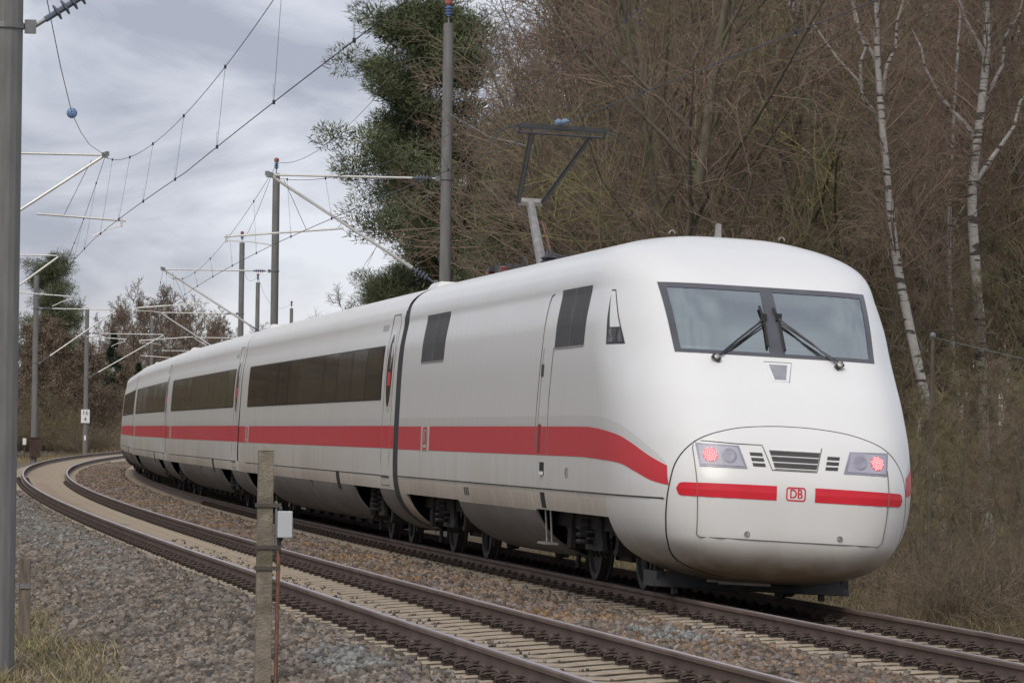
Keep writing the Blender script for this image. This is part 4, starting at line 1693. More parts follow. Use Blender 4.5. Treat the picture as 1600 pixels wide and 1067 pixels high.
mA = [(-60, 4.3, 7.7), (-2, 4.3, 7.75), (56.8, 3.8, 7.80), (115.5, 3.8, 7.86), (174.2, 2.2, 7.6), (232.9, 1.9, 7.65), (291.6, 1.9, 7.65)]
cA = [(-60, 4.4, 5.6), (-2, 4.35, 5.60), (25, 4.18, 5.60), (56.8, 4.05, 5.92), (115.5, 4.05, 6.02), (174.2, 2.5, 5.75), (232.9, 2.2, 5.8), (291.6, 2.2, 5.8)]
ohA = overhead('overhead wires with droppers above the empty near track', 0, mA, cA)
mB_ = [(-60, 0, 7.5), (-2, 0.0, 7.5), (56.8, .08, 7.45), (115.5, .08, 7.5), (174.2, .08, 7.5), (232.9, .08, 7.5), (291.6, .08, 7.5)]
cB = [(-60, -.2, 5.80), (-2, -.2, 5.80), (17.05, -.22, 5.86), (56.8, 0, 5.90), (115.5, 0, 5.95), (174.2, 0, 6.0), (232.9, 0, 6.0), (291.6, 0, 6.0)]
overhead('overhead wires above the train, touched by its pantograph', 0, mB_, cB)
# electrical jumper hanging between messenger and contact wire of the near track
o0 = W(mA[1])
mb = MB()
mb.tube([W(p) - o0 for p in ((22.1, 4.08, 6.46), (21, 4.10, 6.1), (19.5, 4.13, 5.78), (17.8, 4.17, 5.62))], .006, 4)
j = mb.build('jumper_cable', M_wire, ohA)
# dead-end wire with a blue insulator near the closest mast
e = empty('stay_wire', Matrix.Translation(W((56.8, 3.8, 7.85))))
tag(e, 'thin wire with a round blue insulator hanging beside the nearest mast', 'wire')
o0 = W((56.8, 3.8, 7.85))
mb = MB()
mb.tube([W(p) - o0 for p in ((56.8, 3.8, 7.85), (50, 4.43, 7.63), (45, 4.83, 7.55), (40, 5.22, 7.55), (30, 5.87, 7.55), (20, 6.55, 7.66), (8, 7.3, 7.9), (-2, 7.85, 8.3))], .007, 4)
mb.build('wire', M_wire, e)
mb = MB()
c0 = W((40, 5.22, 7.55)) - o0
mb.lathe([(-.09, .02), (-.07, .08), (-.02, .10), (.0, .05), (.02, .10), (.07, .08), (.09, .02)], c0, W((41, 5.15, 7.55)) - W((39, 5.29, 7.55)), 12)
mb.build('insulator', M_insb, e)
# feeder along the tops of the wooded-side masts
fz = 11.45
fe = [(-60, -3.95, fz), (-2, -3.95, fz)] + [(s, -3.95, fz) for s in S_M[1:]]
o0 = W(fe[0])
mb = MB()
mb.tube([W(p) - o0 for p in wire_pts([(fe[i], fe[i + 1], 1.1) for i in range(len(fe) - 1)])], .0085, 4)
o = mb.build('feeder_wire', M_wire)
o.location = o0
tag(o, 'feeder wire slung along the mast tops beside the wood', 'wire')
# tie wire from the mast by the pine towards the pantograph
o0 = W((56.8, -3.95, 9.0))
mb = MB()
mb.tube([W(p) - o0 for p in ((56.8, -3.95, 9.0), (50, -4.0, 8.0), (44, -4.0, 7.4))], .008, 4)
mb.box(W((44, -4.0, 7.4)) - o0, (.1, .25, .06))
o = mb.build('tie_wire', M_fit)
o.location = o0
tag(o, 'short slack tie wire hanging from the tall mast behind the pantograph', 'wire')

# ================================================================== SMALL THINGS BESIDE THE TRACK
def upright(s, u, z):
    return frame_v(s, u, z)


def facing(s, u, z):
    """frame at a point whose -Y side looks to the camera's side of the line"""
    return frame_v(s, u, z)


# kilometre sign
e = empty('kilometre_sign', frame_v(232.9, 6.8, 2.0))
tag(e, 'white kilometre sign reading 16 above 4, fixed to a mast', 'sign')
mb = MB()
mb.box((0, -.18, .42), (.54, .03, .84))
mb.build('plate', M_sign_white, e)
mb = MB()
for body_, zz, sz_ in (('16', .62, .40), ('4', .22, .40)):
    tv, tf = text_mesh(body_, sz_)
    mb.add([(v[0], -.20, zz + v[1]) for v in tv], tf)
mb.build('lettering', M_print, e)
mb = MB()
mb.box((0, -.165, -.95), (.12, .02, .3))
mb.build('marker', M_sign_white, e)

# rusty cabinet and white box at the foot of the far mast
e = empty('trackside_cabinet', frame_v(174.2, 6.13, .2))
tag(e, 'rust-brown slatted steel box round the foot of a far mast', 'cabinet')
M_rust = mat('rust_brown', (0.075, 0.045, 0.035), 0.85, var=0.3, scale=6)
mb = MB()
mb.box((0, 0, .5), (.52, .5, .95))
mb.build('case', M_rust, e)
for k in range(5):
    mb = MB()
    mb.box((-.24 + k * .12, -.265, .5), (.05, .03, 1.0))
    mb.build('slat', M_rust, e)
mb = MB()
mb.box((0, 0, 1.0), (.62, .6, .05))
mb.build('lid', M_rust, e)
e = empty('white_box', frame_v(174.2, 6.66, .2))
tag(e, 'small white box on a short stake beside the rusty cabinet', 'box')
mb = MB()
mb.box((0, 0, .8), (.17, .12, .32))
mb.build('case', M_sign_white, e)
mb = MB()
mb.box((0, 0, .3), (.06, .06, .7))
mb.build('stake', M_rust, e)

# foreground concrete post with junction box and copper earth rod
PS, PU = -9.5, 6.41
e = empty('marker_post', frame_v(PS, PU, -.3))
tag(e, 'weathered concrete post with a white junction box in the foreground', 'post')
M_post = mat('old_concrete', (0.23, 0.195, 0.15), 0.95, var=0.35, scale=9, bump=0.6, bscale=60, col2=(0.11, 0.095, 0.06), c2pos=(.5, .66))
mb = MB()
mb.box((0, 0, .88), (.114, .114, 1.9), taper=.92)
mb.add([(-.056, -.056, 1.83), (.056, -.056, 1.83), (.056, .056, 1.83), (-.056, .056, 1.83), (0, 0, 1.865)], [(0, 1, 4), (1, 2, 4), (2, 3, 4), (3, 0, 4)])
mb.build('shaft', M_post, e, bevel=.006)
for z_ in (1.44, 1.14, .99, .10):
    mb = MB()
    for a in (-1, 1):
        mb.box((0, a * .064, z_), (.136, .006, .025))
        mb.box((a * .065, 0, z_), (.006, .13, .025))
    mb.box((.085, -.05, z_), (.05, .03, .03))
    mb.build('strap', mat('strap_steel', (.10, .085, .07), .7, metal=.4), e)
mb = MB()
mb.box((.075, -.03, 1.29), (.014, .04, .36))
mb.build('bracket', M_fit, e)
jb = MB()
jb.box((.135, -.06, 1.305), (.105, .075, .19))
jbo = jb.build('junction_box', mat('box_grey_white', (.50, .52, .53), .45, var=.06), e, bevel=.006)
mb = MB()
mb.box((.192, -.03, 1.30), (.010, .05, .11))
mb.build('hinge', M_fit, jbo)
mb = MB()
mb.tube([(.105, -.05, 1.40), (.105, -.05, 1.42), (.115, -.05, 1.425)], .018, 8)
mb.build('gland', M_darkmetal, jbo)
mb = MB()
mb.tube([(.105, -.055, 1.21), (.10, -.05, 1.18), (.095, -.05, 1.08)], [.024, .016, .014], 8)
mb.build('cable', M_rubber, e)
mb = MB()
mb.tube([(.095, -.05, 1.12), (.092, -.05, .6), (.085, -.05, -.3)], .0145, 8)
mb.build('earth_rod', M_copper, e)

# weathered stump beside the nearest mast
e = empty('wooden_stake', frame_v(2.5, 7.52, -.5))
tag(e, 'weathered grey wooden stake standing behind the nearest mast', 'stake')
mb = MB()
mb.box((0, 0, .42), (.12, .11, .95), taper=.9)
mb.build('shaft', mat('grey_wood', (.16, .13, .10), .95, var=.4, scale=6, stretch=(4, 4, .6), bump=.4), e, bevel=.008)
mb = MB()
mb.box((0, -.060, .62), (.10, .01, .05))
mb.build('plate', M_fit, e)

# old fence pole with a wire, in the brush on the right
e = empty('fence_pole', frame_v(30, -8.72, -.7))
tag(e, 'thin leaning pole with a pale wire in the brush right of the train', 'pole')
mb = MB()
mb.tube([(0, 0, 0), (.03, 0, 4.1)], [.04, .032], 8)
mb.build('shaft', mat('pole_wood', (.10, .085, .065), .9, var=.3), e)
mb = MB()
mb.lathe([(0, .03), (.03, .05), (.07, .05), (.1, .02)], (.03, 0, 4.1), (0, 0, 1), 8)
mb.build('insulator', M_fit, e)
mb = MB()
mb.tube([(.03, 0, 4.12), (1.0, -2, 3.75), (2.4, -5, 3.3)], .005, 4)
mb.build('wire', M_fit, e)

# ================================================================== VEGETATION
def gz(s, u):
    if u >= 7.6:
        return -0.53 - min(max(u - 7.6, 0), 6) * 0.05
    if u <= -3.3:
        return -0.76 + min(max(-u - 8, 0), 40) * 0.02
    return float(z_track(np.array(float(s)), np.array(float(u))))


class Limbs:
    def __init__(self, sides=3):
        self.V, self.F, self.n, self.k = [], [], 0, sides

    def poly(self, pts, r0, r1):
        pts = np.asarray(pts, float)
        m = len(pts)
        d = np.gradient(pts, axis=0)
        d /= np.linalg.norm(d, axis=1, keepdims=True) + 1e-9
        ref = np.array([.31, .95, .05]) if abs(d[0, 2]) > .8 else np.array([.05, .1, .99])
        a = np.cross(d, ref)
        a /= np.linalg.norm(a, axis=1, keepdims=True) + 1e-9
        b = np.cross(d, a)
        r = np.linspace(r0, r1, m)[:, None]
        k = self.k
        ang = np.arange(k) * 2 * math.pi / k
        ring = pts[:, None, :] + r[:, None] * (a[:, None, :] * np.cos(ang)[None, :, None] + b[:, None, :] * np.sin(ang)[None, :, None])
        self.V.append(ring.reshape(-1, 3))
        i = np.arange(m - 1)[:, None] * k
        j = np.arange(k)[None, :]
        j2 = (j + 1) % k
        self.F.append((np.stack([i + j, i + j2, i + k + j2, i + k + j], -1).reshape(-1, 4)) + self.n)
        self.n += m * k

    def build(self, name, m, parent, smooth=False):
        return np_mesh(name, np.concatenate(self.V), np.concatenate(self.F), m, parent, smooth)


def rot_about(d, ang, g):
    """tilt direction d by ang to a random side"""
    a = np.cross(d, g.normal(size=3))
    a /= np.linalg.norm(a) + 1e-9
    return d * math.cos(ang) + a * math.sin(ang)


def walk(p, d, L, n, g, wob, up):
    pts = [p]
    for i in range(n):
        d = d + g.normal(size=3) * wob + np.array([0, 0, up])
        d /= np.linalg.norm(d)
        p = p + d * L / n
        pts.append(p)
    return np.array(pts), d


def grow_bare(seed, H, r0, nl=(13, 8, 6, 4), spread=0.9, droop=0.0, fork=0.35, twig=.0042, low=.25, trunk_pts=None, lenk=(.42, .5, .5, .5), wob=.09):
    g = np.random.default_rng(seed)
    T, B = Limbs(7), Limbs(3)
    if trunk_pts is None:
        tp, _ = walk(np.zeros(3), np.array([g.normal() * .06, g.normal() * .06, 1.0]), H, 12, g, .045, .03)
    else:
        tp = np.array(trunk_pts, float)
        H = tp[-1, 2]
    T.poly(tp, r0, r0 * .12)
    cum = np.linspace(0, 1, len(tp))

    def at(t):
        return np.array([np.interp(t, cum, tp[:, q]) for q in range(3)])
    for i in range(nl[0]):
        t = low + (1 - low) * (i + g.random()) / nl[0]
        p = at(t)
        ang = (0.95 - .45 * t) * spread * (0.8 + .4 * g.random())
        d = rot_about(np.array([0, 0, 1.0]), ang, g)
        L = H * lenk[0] * (1.1 - .75 * t) * (.7 + .6 * g.random())
        r = r0 * (1 - t * .85) * .45
        pts, _ = walk(p, d, L, 7, g, wob, .05)
        T.poly(pts, r, r * .25)
        for j in range(nl[1]):
            t2 = .2 + .8 * (j + g.random()) / nl[1]
            k = t2 * 7
            i0 = min(int(k), 6)
            q = pts[i0] + (pts[i0 + 1] - pts[i0]) * (k - i0)
            dd = pts[i0 + 1] - pts[i0]
            dd /= np.linalg.norm(dd)
            d2 = rot_about(dd, .5 + .5 * g.random(), g)
            L2 = L * lenk[1] * (1.15 - .7 * t2) * (.7 + .6 * g.random())
            r2 = max(r * (1 - .7 * t2) * .5, twig * 2)
            p2, _ = walk(q, d2, L2, 5, g, wob * 1.3, .04 - droop * .3)
            B.poly(p2, r2, r2 * .4)
            for a in range(nl[2]):
                t3 = .15 + .85 * (a + g.random()) / nl[2]
                k3 = t3 * 5
                i3 = min(int(k3), 4)
                q3 = p2[i3] + (p2[i3 + 1] - p2[i3]) * (k3 - i3)
                dd3 = p2[i3 + 1] - p2[i3]
                dd3 /= np.linalg.norm(dd3) + 1e-9
                d3 = rot_about(dd3, .45 + .55 * g.random(), g)
                L3 = max(L2 * lenk[2] * (1.1 - .6 * t3) * (.7 + .6 * g.random()), .25)
                p3, _ = walk(q3, d3, L3, 3, g, wob * 1.7, .02 - droop)
                r3 = max(r2 * .5, twig * 1.3)
                B.poly(p3, r3, twig)
                for b in range(nl[3]):
                    t4 = .2 + .8 * (b + g.random()) / nl[3]
                    k4 = t4 * 3
                    i4 = min(int(k4), 2)
                    q4 = p3[i4] + (p3[i4 + 1] - p3[i4]) * (k4 - i4)
                    dd4 = p3[i4 + 1] - p3[i4]
                    dd4 /= np.linalg.norm(dd4) + 1e-9
                    d4 = rot_about(dd4, .5 + .5 * g.random(), g)
                    L4 = max(L3 * lenk[3] * (.7 + .7 * g.random()), .22)
                    p4, _ = walk(q4, d4, L4, 2, g, .12, -droop * 1.4)
                    B.poly(p4, twig * 1.1, twig * .6)
    return T, B


M_bark = mat('bark_grey_brown', (0.105, 0.088, 0.066), 0.95, var=0.35, scale=5, bump=0.5, stretch=(2, 2, .5), col2=(0.10, 0.11, 0.05), c2pos=(.5, .68))
M_twig = mat('twigs_brown', (0.20, 0.152, 0.108), 0.9, var=0.3, scale=.6, island=.3)
M_twig_red = mat('twigs_reddish', (0.205, 0.147, 0.109), 0.9, var=0.3, scale=.6, island=.3)
M_twig_olive = mat('twigs_olive', (0.20, 0.166, 0.094), 0.9, var=0.3, scale=.6, island=.3, col2=(0.27, 0.25, 0.09), c2pos=(.5, .7))
M_twig_dry = mat('bramble_stems', (0.185, 0.145, 0.095), 0.9, var=0.3, scale=1.0, island=.35)
M_needle = mat('pine_needles', (0.125, 0.145, 0.078), 0.9, spec=.08, var=0.4, scale=1.1, island=.35)
M_needle_d = mat('spruce_needles', (0.04, 0.06, 0.034), 0.9, spec=.08, var=0.35, scale=1.1, island=.3)
M_pinebark = mat('pine_bark', (0.19, 0.115, 0.07), 0.9, var=0.35, scale=4, bump=.5)
M_oakleaf = mat('dry_oak_leaves', (0.155, 0.112, 0.076), 0.85, var=0.35, scale=.8, island=.4)
M_grass = mat('grass_green', (0.15, 0.155, 0.055), 0.85, var=0.35, scale=.8, island=.45)
M_grass_dry = mat('grass_dry', (0.30, 0.235, 0.13), 0.9, var=0.3, scale=.8, island=.45)


def birch_bark():
    m = mat('birch_bark', (0.36, 0.34, 0.31), 0.8, var=0.15, scale=6, stretch=(1, 1, 6), col2=(0.06, 0.05, 0.045), c2pos=(.545, .60), bump=.2)
    for n_ in m.node_tree.nodes:
        if n_.type == 'TEX_NOISE' and abs(n_.inputs['Scale'].default_value - 6 * .37) < .01:
            n_.inputs['Scale'].default_value = 1.7
            n_.inputs['Detail'].default_value = 6
    return m


M_birch = birch_bark()

PROTO = {}


def proto_tree(kind, T, B, mT, mB):
    e = bpy.data.objects.new(kind, None)
    t = T.build('trunk', mT, None, smooth=True)
    b = B.build('crown', mB, None)
    for o in (t, b):
        COL.objects.unlink(o)
    PROTO[kind] = PROTO.get(kind, []) + [(t.data, b.data)]
    bpy.data.objects.remove(t)
    bpy.data.objects.remove(b)
    bpy.data.objects.remove(e)


for sd in range(5):
    T, B = grow_bare(100 + sd, 17, .20, nl=(15, 9, 7, 4), spread=.95, twig=.0062, low=.16)
    proto_tree('bare_tree', T, B, M_bark, (M_twig, M_twig_red, M_twig, M_twig_olive, M_twig_red)[sd])
for sd in range(4):
    T, B = grow_bare(200 + sd, 6.5, .055, nl=(13, 8, 6, 4), spread=1.15, twig=.0046, low=.05, lenk=(.55, .5, .5, .5), wob=.13)
    proto_tree('bare_shrub', T, B, M_bark, (M_twig_olive, M_twig_dry, M_twig_olive, M_twig)[sd])
for sd in range(3):   # distant trees with denser, thicker spray
    T, B = grow_bare(600 + sd, 12, .12, nl=(16, 9, 6, 3), spread=.75, twig=.013, low=.2)
    proto_tree('alder_tree', T, B, M_bark, (M_twig_red, M_twig_red, M_twig)[sd])
for sd in range(3):   # low bramble mounds
    g = np.random.default_rng(300 + sd)
    T, B = Limbs(4), Limbs(3)
    for k in range(150):
        a = g.random() * 6.283
        r = .9 * math.sqrt(g.random())
        p = np.array([r * math.cos(a), r * math.sin(a), 0])
        d = np.array([g.normal() * .5, g.normal() * .5, 1.0])
        d /= np.linalg.norm(d)
        L = .8 + 1.0 * g.random()
        pts, _ = walk(p, d, L, 5, g, .16, -.13)
        (T if k < 8 else B).poly(pts, .007, .003)
        for j in range(9):
            i0 = g.integers(1, 5)
            p2, _ = walk(pts[i0], rot_about((pts[i0] - pts[i0 - 1]) / np.linalg.norm(pts[i0] - pts[i0 - 1]), .8, g), .2 + .3 * g.random(), 2, g, .2, -.05)
            B.poly(p2, .0038, .0025)
    proto_tree('bramble_bush', T, B, M_twig_dry, M_twig_dry)


def needle_cloud(centres, radii, per, ln, wd, g, flat=.7):
    c = np.repeat(np.asarray(centres, float), per, 0)
    r = np.repeat(np.asarray(radii, float), per)
    n = len(c)
    off = g.normal(size=(n, 3))
    off /= np.linalg.norm(off, axis=1, keepdims=True)
    rad = g.random(n) ** .45
    off = off * rad[:, None]
    off[:, 2] *= flat
    p = c + off * r[:, None]
    d = off + g.normal(size=(n, 3)) * .5 + np.array([0, 0, .35])
    d /= np.linalg.norm(d, axis=1, keepdims=True)
    a = np.cross(d, g.normal(size=(n, 3)))
    a /= np.linalg.norm(a, axis=1, keepdims=True) + 1e-9
    L = ln * (.6 + .8 * g.random(n))[:, None]
    Wd = wd * (.6 + .8 * g.random(n))[:, None]
    v = np.stack([p - a * Wd, p + a * Wd, p + d * L + a * Wd * .3, p + d * L - a * Wd * .3], 1).reshape(-1, 3)
    return v, np.arange(n * 4).reshape(-1, 4)


def conifer(kind, seed, H, r0, bark, needles, clump_r, per, first, style):
    g = np.random.default_rng(seed)
    T, B = Limbs(8), Limbs(4)
    tp, _ = walk(np.zeros(3), np.array([g.normal() * .04, g.normal() * .04, 1.0]), H, 12, g, .035 if style == 'pine' else .008, .03)
    T.poly(tp, r0, r0 * .15)
    cs, rs = [], []
    nb = 30 if style == 'pine' else 60
    for i in range(nb):
        t = first + (1 - first) * (i + g.random()) / nb
        p = np.array([np.interp(t, np.linspace(0, 1, 13), tp[:, q]) for q in range(3)])
        if style == 'pine':
            d = rot_about(np.array([0, 0, 1.0]), 1.15 - .4 * t + .25 * g.normal(), g)
            L = H * (.27 * (1.15 - t) + .07) * (.6 + .8 * g.random())
            up = .06
        else:
            d = rot_about(np.array([0, 0, 1.0]), 1.65, g)
            L = H * .26 * (1.03 - t)
            up = .02
        pts, _ = walk(p, d, L, 5, g, .10 if style == 'pine' else .03, up)
        T.poly(pts, r0 * .30 * (1.1 - t), .012)
        for k in range(7):
            tt = .35 + .65 * (k + g.random()) / 7
            i0 = min(int(tt * 5), 4)
            q = pts[i0] + (pts[i0 + 1] - pts[i0]) * (tt * 5 - i0)
            off = g.normal(size=3) * (L * .16)
            off[2] *= .4
            B.poly(np.array([pts[i0], q + off * .5, q + off]), .012, .006)
            cs.append(q + off)
            rs.append(clump_r * (.6 + .7 * g.random()) * (1 if style == 'pine' else (1.15 - .6 * t)))
    v, f = needle_cloud(cs, rs, per, .19, .016, g, .62)
    t = T.build('trunk', bark, None, smooth=True)
    b = np_mesh('crown', v, f, needles)
    w = B.build('limbs', bark, None)
    PROTO[kind] = PROTO.get(kind, []) + [(t.data, b.data, w.data)]
    for o in (t, b, w):
        bpy.data.objects.remove(o)


conifer('pine_tree', 401, 16.5, .19, M_pinebark, M_needle, .85, 520, .36, 'pine')
conifer('pine_tree', 402, 14, .18, M_pinebark, M_needle, .95, 500, .08, 'pine')
conifer('spruce_tree', 403, 11, .14, M_bark, M_needle_d, .42, 75, .06, 'spruce')

# young oak still holding its brown leaves
g = np.random.default_rng(500)
T, B = grow_bare(501, 8.5, .11, nl=(14, 8, 5, 2), spread=1.05, twig=.006, low=.1)
ctr = np.concatenate(B.V)[::29]
v, f = needle_cloud(ctr, np.full(len(ctr), .33), 9, .16, .05, g, .9)
t = T.build('trunk', M_bark, None, smooth=True)
b = np_mesh('crown', v, f, M_oakleaf)
w = B.build('limbs', M_twig, None)
PROTO['oak_tree'] = [(t.data, b.data, w.data)]
for o in (t, b, w):
    bpy.data.objects.remove(o)


def put(kind, idx, s, u, scale, rz, label, cat, group, zs=1.0, z=None):
    e = empty(kind, frame_v(s, u, (gz(s, u) - .05) if z is None else z) @ Matrix.Rotation(rz, 4, 'Z') @ Matrix.Diagonal((scale, scale, scale * zs, 1)))
    for nm, me in zip(('trunk', 'crown', 'limbs'), PROTO[kind][idx % len(PROTO[kind])]):
        link(bpy.data.objects.new(nm, me), e)
    tag(e, label, cat, group)
    return e


gv = random.Random(21)
def seen_x(s, u):
    d = Vector(TV(s, u, 6.0)) - Vector(CAM)
    return 800 + 6741 * d.dot(_r) / d.dot(_f)


def place_words(s, u):
    return ('beside the pines', 'behind the pantograph', 'behind the power car roof', 'behind the windscreen', 'left of the birches', 'in front of the birches')[int(np.searchsorted([740, 930, 1080, 1240, 1400], seen_x(s, u)))]


def wood_tree(idx, s, u, sc, deep):
    x = seen_x(s, u)
    where = ('beside the pines', 'behind the pantograph', 'above the power car roof', 'above the windscreen', 'left of the birches', 'behind the birches')[int(np.searchsorted([740, 930, 1080, 1240, 1400], x))]
    row = 'back' if deep else 'front'
    put('bare_tree', idx, s, u, sc, gv.uniform(0, 6.28), 'bare brown tree in the %s of the wood, %s' % (row, where), 'tree', 'bare trees %s, %s of the wood' % (where, row))

SHRUB_L = 'bare olive-brown shrub at the edge of the wood behind the train'
# ---- wood on the right of the line
n_tree = 0
for s in np.arange(46, 132, 4.6):
    lim = np.interp(s, [46, 60, 80, 100, 130, 150], [-6.2, -7.2, -9.8, -12.2, -15.0, -17.2])
    far = np.interp(s, [46, 60, 80, 100, 130], [-15.5, -19, -24, -29, -36])
    u = lim - gv.uniform(1.0, 2.6)
    while u > far - 2:
        ds = gv.uniform(-2, 2)
        if s < 57 and u < -9.6:
            u -= 3
            continue
        wood_tree(n_tree * 3 + gv.randrange(2), s + ds, u, gv.uniform(.82, 1.22), s > 84)
        n_tree += 1
        u -= gv.uniform(2.9, 4.8)
for k in range(20):      # deeper rows close the view
    s = gv.uniform(132, 210)
    u = np.interp(s, [130, 200], [-17.5, -21.5]) - gv.uniform(0, 26)
    wood_tree(k, s, u, gv.uniform(1.0, 1.35), True)
n_sh = 0
for s in np.arange(24, 104, 4.0):
    near = np.interp(s, [24, 40, 60, 80, 104], [-6.6, -7.0, -7.0, -8.6, -11.0])
    for k in range(4):
        u = near - k * 2.3 - gv.uniform(0, 1.8)
        if u < np.interp(s, [20, 40, 60, 80, 100], [-9.5, -15.5, -20, -26, -31]):
            continue
        pw = place_words(s, u)
        put('bare_shrub', gv.randrange(4), s + gv.uniform(-1.8, 1.8), u, gv.uniform(.75, 1.25) * (.46 if s < 47 else 1.0), gv.uniform(0, 6.28), 'bare olive-brown shrub at the wood edge, ' + pw, 'shrub', 'wood-edge shrubs ' + pw)
        n_sh += 1
for k in range(16):      # saplings in front of the birches
    s = gv.uniform(34, 46)
    u = np.interp(s, [34, 46], [-8.2, -9.8]) - gv.uniform(0, 5.5)
    put('bare_shrub', gv.randrange(4), s, u, gv.uniform(.34, .5), gv.uniform(0, 6.28), 'thin bare sapling in front of the birches', 'shrub', 'saplings before the birches')
for k in range(70):
    s = gv.uniform(8, 50)
    u = -4.6 - 0.03 * s - abs(gv.gauss(0, 2.6)) - np.interp(s, [8, 50], [0, 1.2])
    put('bramble_bush', gv.randrange(3), s, u, gv.uniform(.5, .9), gv.uniform(0, 6.28), 'low brown bramble bush on the verge, ' + ('close to the rail right of the nose' if seen_x(s, u) > 1400 and u > -6.5 else 'back under the birches' if seen_x(s, u) > 1400 else 'hidden low behind the train'), 'bush', 'brambles on the verge, ' + ('near the rail' if seen_x(s, u) > 1400 and u > -6.5 else 'under the birches' if seen_x(s, u) > 1400 else 'behind the train'), zs=gv.uniform(.7, 1.1))

# ---- the two white birches
def birch(s, um, pts, r0, limbs, label, seed):
    """pts: trunk points (u,z) in upright coordinates; limbs: lists of (u,z,ds)"""
    z0 = gz(s, um)
    e = empty('birch_tree', frame_v(s, um, z0))
    tag(e, label, 'tree', 'birches at the wood edge')
    tp = smooth_poly([(-(u - um), z - z0) for u, z in pts], 5)
    T = Limbs(9)
    P3 = np.array([(x, .12 * math.sin(zz * .5), zz) for x, zz in tp])
    T.poly(P3, r0, r0 * .35)
    for lb in limbs:
        q = np.array([(-(u - um), dy, z - z0) for u, z, dy in lb])
        qq = np.array([q[0] + (q[1] - q[0]) * t for t in np.linspace(0, 1, 4)][:-1] + ([q[1] + (q[2] - q[1]) * t for t in np.linspace(0, 1, 4)] if len(q) > 2 else [q[1]]))
        qq[1:-1] += np.random.default_rng(seed).normal(size=qq[1:-1].shape) * .05
        T.poly(qq, r0 * .42, r0 * .12)
    T.build('trunk', M_birch, e, smooth=True)
    g_ = np.random.default_rng(seed)
    B = Limbs(3)
    for k in range(70):
        t = .35 + .65 * g_.random()
        i0 = int(t * (len(P3) - 1))
        p = P3[min(i0, len(P3) - 1)]
        pts_, _ = walk(p, rot_about(np.array([0, 0, 1.0]), .7 + .3 * g_.random(), g_), 1.2 + 1.8 * g_.random(), 6, g_, .09, .03)
        B.poly(pts_, .018, .006)
        for j in range(10):
            i1 = g_.integers(1, 6)
            p2, _ = walk(pts_[i1], rot_about((pts_[i1] - pts_[i1 - 1]) / np.linalg.norm(pts_[i1] - pts_[i1 - 1]), .7, g_), .6 + .6 * g_.random(), 4, g_, .1, -.12)
            B.poly(p2, .006, .003)
            for q_ in range(3):
                i2 = g_.integers(1, 4)
                p3, _ = walk(p2[i2], rot_about((p2[i2] - p2[i2 - 1]) / np.linalg.norm(p2[i2] - p2[i2 - 1]), .7, g_), .3 + .3 * g_.random(), 2, g_, .1, -.2)
                B.poly(p3, .004, .0025)
    B.build('crown', M_twig_red, e)
    return e


birch(45, -12.75, [(-12.75, -.7), (-12.45, 2.06), (-12.04, 3.87), (-11.69, 5.43), (-11.47, 6.98), (-11.30, 8.54), (-11.20, 10.2), (-11.3, 12.5), (-11.1, 15)], .115,
      [[(-11.42, 8.0, 0), (-10.85, 8.92, .1), (-9.9, 10.2, .2)], [(-11.33, 8.6, 0), (-11.57, 9.6, -.1), (-11.9, 11.2, -.3)], [(-11.28, 9.3, 0), (-10.8, 10.3, .2), (-10.6, 12, .3)],
       [(-10.95, 8.8, .1), (-11.0, 9.6, .1), (-10.7, 10.8, .1)]],
      'leaning white-barked birch just right of the train nose', 31)
birch(50, -14.95, [(-14.95, -.6), (-14.79, 3.48), (-14.62, 5.4), (-14.5, 7.06), (-14.65, 8.72), (-14.78, 10.1), (-14.75, 11.5), (-14.6, 14), (-14.7, 17)], .135,
      [[(-14.7, 8.9, 0), (-15.1, 9.9, .1), (-15.7, 11.5, .2)], [(-14.6, 7.3, 0), (-15.4, 8.6, .2), (-16.2, 9.9, .3)], [(-14.6, 8.2, 0), (-13.7, 9.3, .2), (-13.2, 10.6, .3)], [(-14.75, 10, 0), (-14.2, 11, 0), (-13.9, 12.6, 0)]],
      'straighter white-barked birch at the right edge of the picture', 32)
birch(54, -15.6, [(-15.6, -.6), (-15.2, 3.0), (-15.0, 6.0), (-15.05, 9), (-15.3, 13)], .07, [[(-15.0, 6.4, 0), (-15.6, 7.4, .1), (-16.3, 8.6, .2)]],
      'slim pale birch stem close beside the rightmost birch', 33)

# ---- pines behind the tall mast
put('pine_tree', 0, 100, -8.9, .96, .4, 'tall Scots pine with a bare lower trunk beside the tall mast', 'tree', 'pines by the tall mast')
put('pine_tree', 1, 94, -10.4, .78, 2.2, 'dense bushy pine in front of the tall Scots pine', 'tree', 'pines by the tall mast')
put('pine_tree', 1, 104, -9.1, .68, 4.1, 'lower bushy pine left of the tall Scots pine', 'tree', 'pines by the tall mast')
put('pine_tree', 1, 112, -7.6, .55, 1.1, 'smallest pine at the left end of the wood behind the train', 'tree', 'pines by the tall mast')
put('pine_tree', 1, 99, -11.0, .85, 3.3, 'broad pine between the tall Scots pine and the bare wood', 'tree', 'pines by the tall mast')
put('pine_tree', 1, 84, -9.8, .62, 5.0, 'short pine half hidden behind the tall mast', 'tree', 'pines by the tall mast')
for s, u, sc, i in ((98, -5.6, .95, 0), (106, -6.2, .9, 3), (92, -6.6, .8, 2)):
    put('bare_shrub', i, s, u, sc, s, 'bare twiggy shrub at the left end of the wood, against the sky', 'shrub', 'shrubs against the sky')

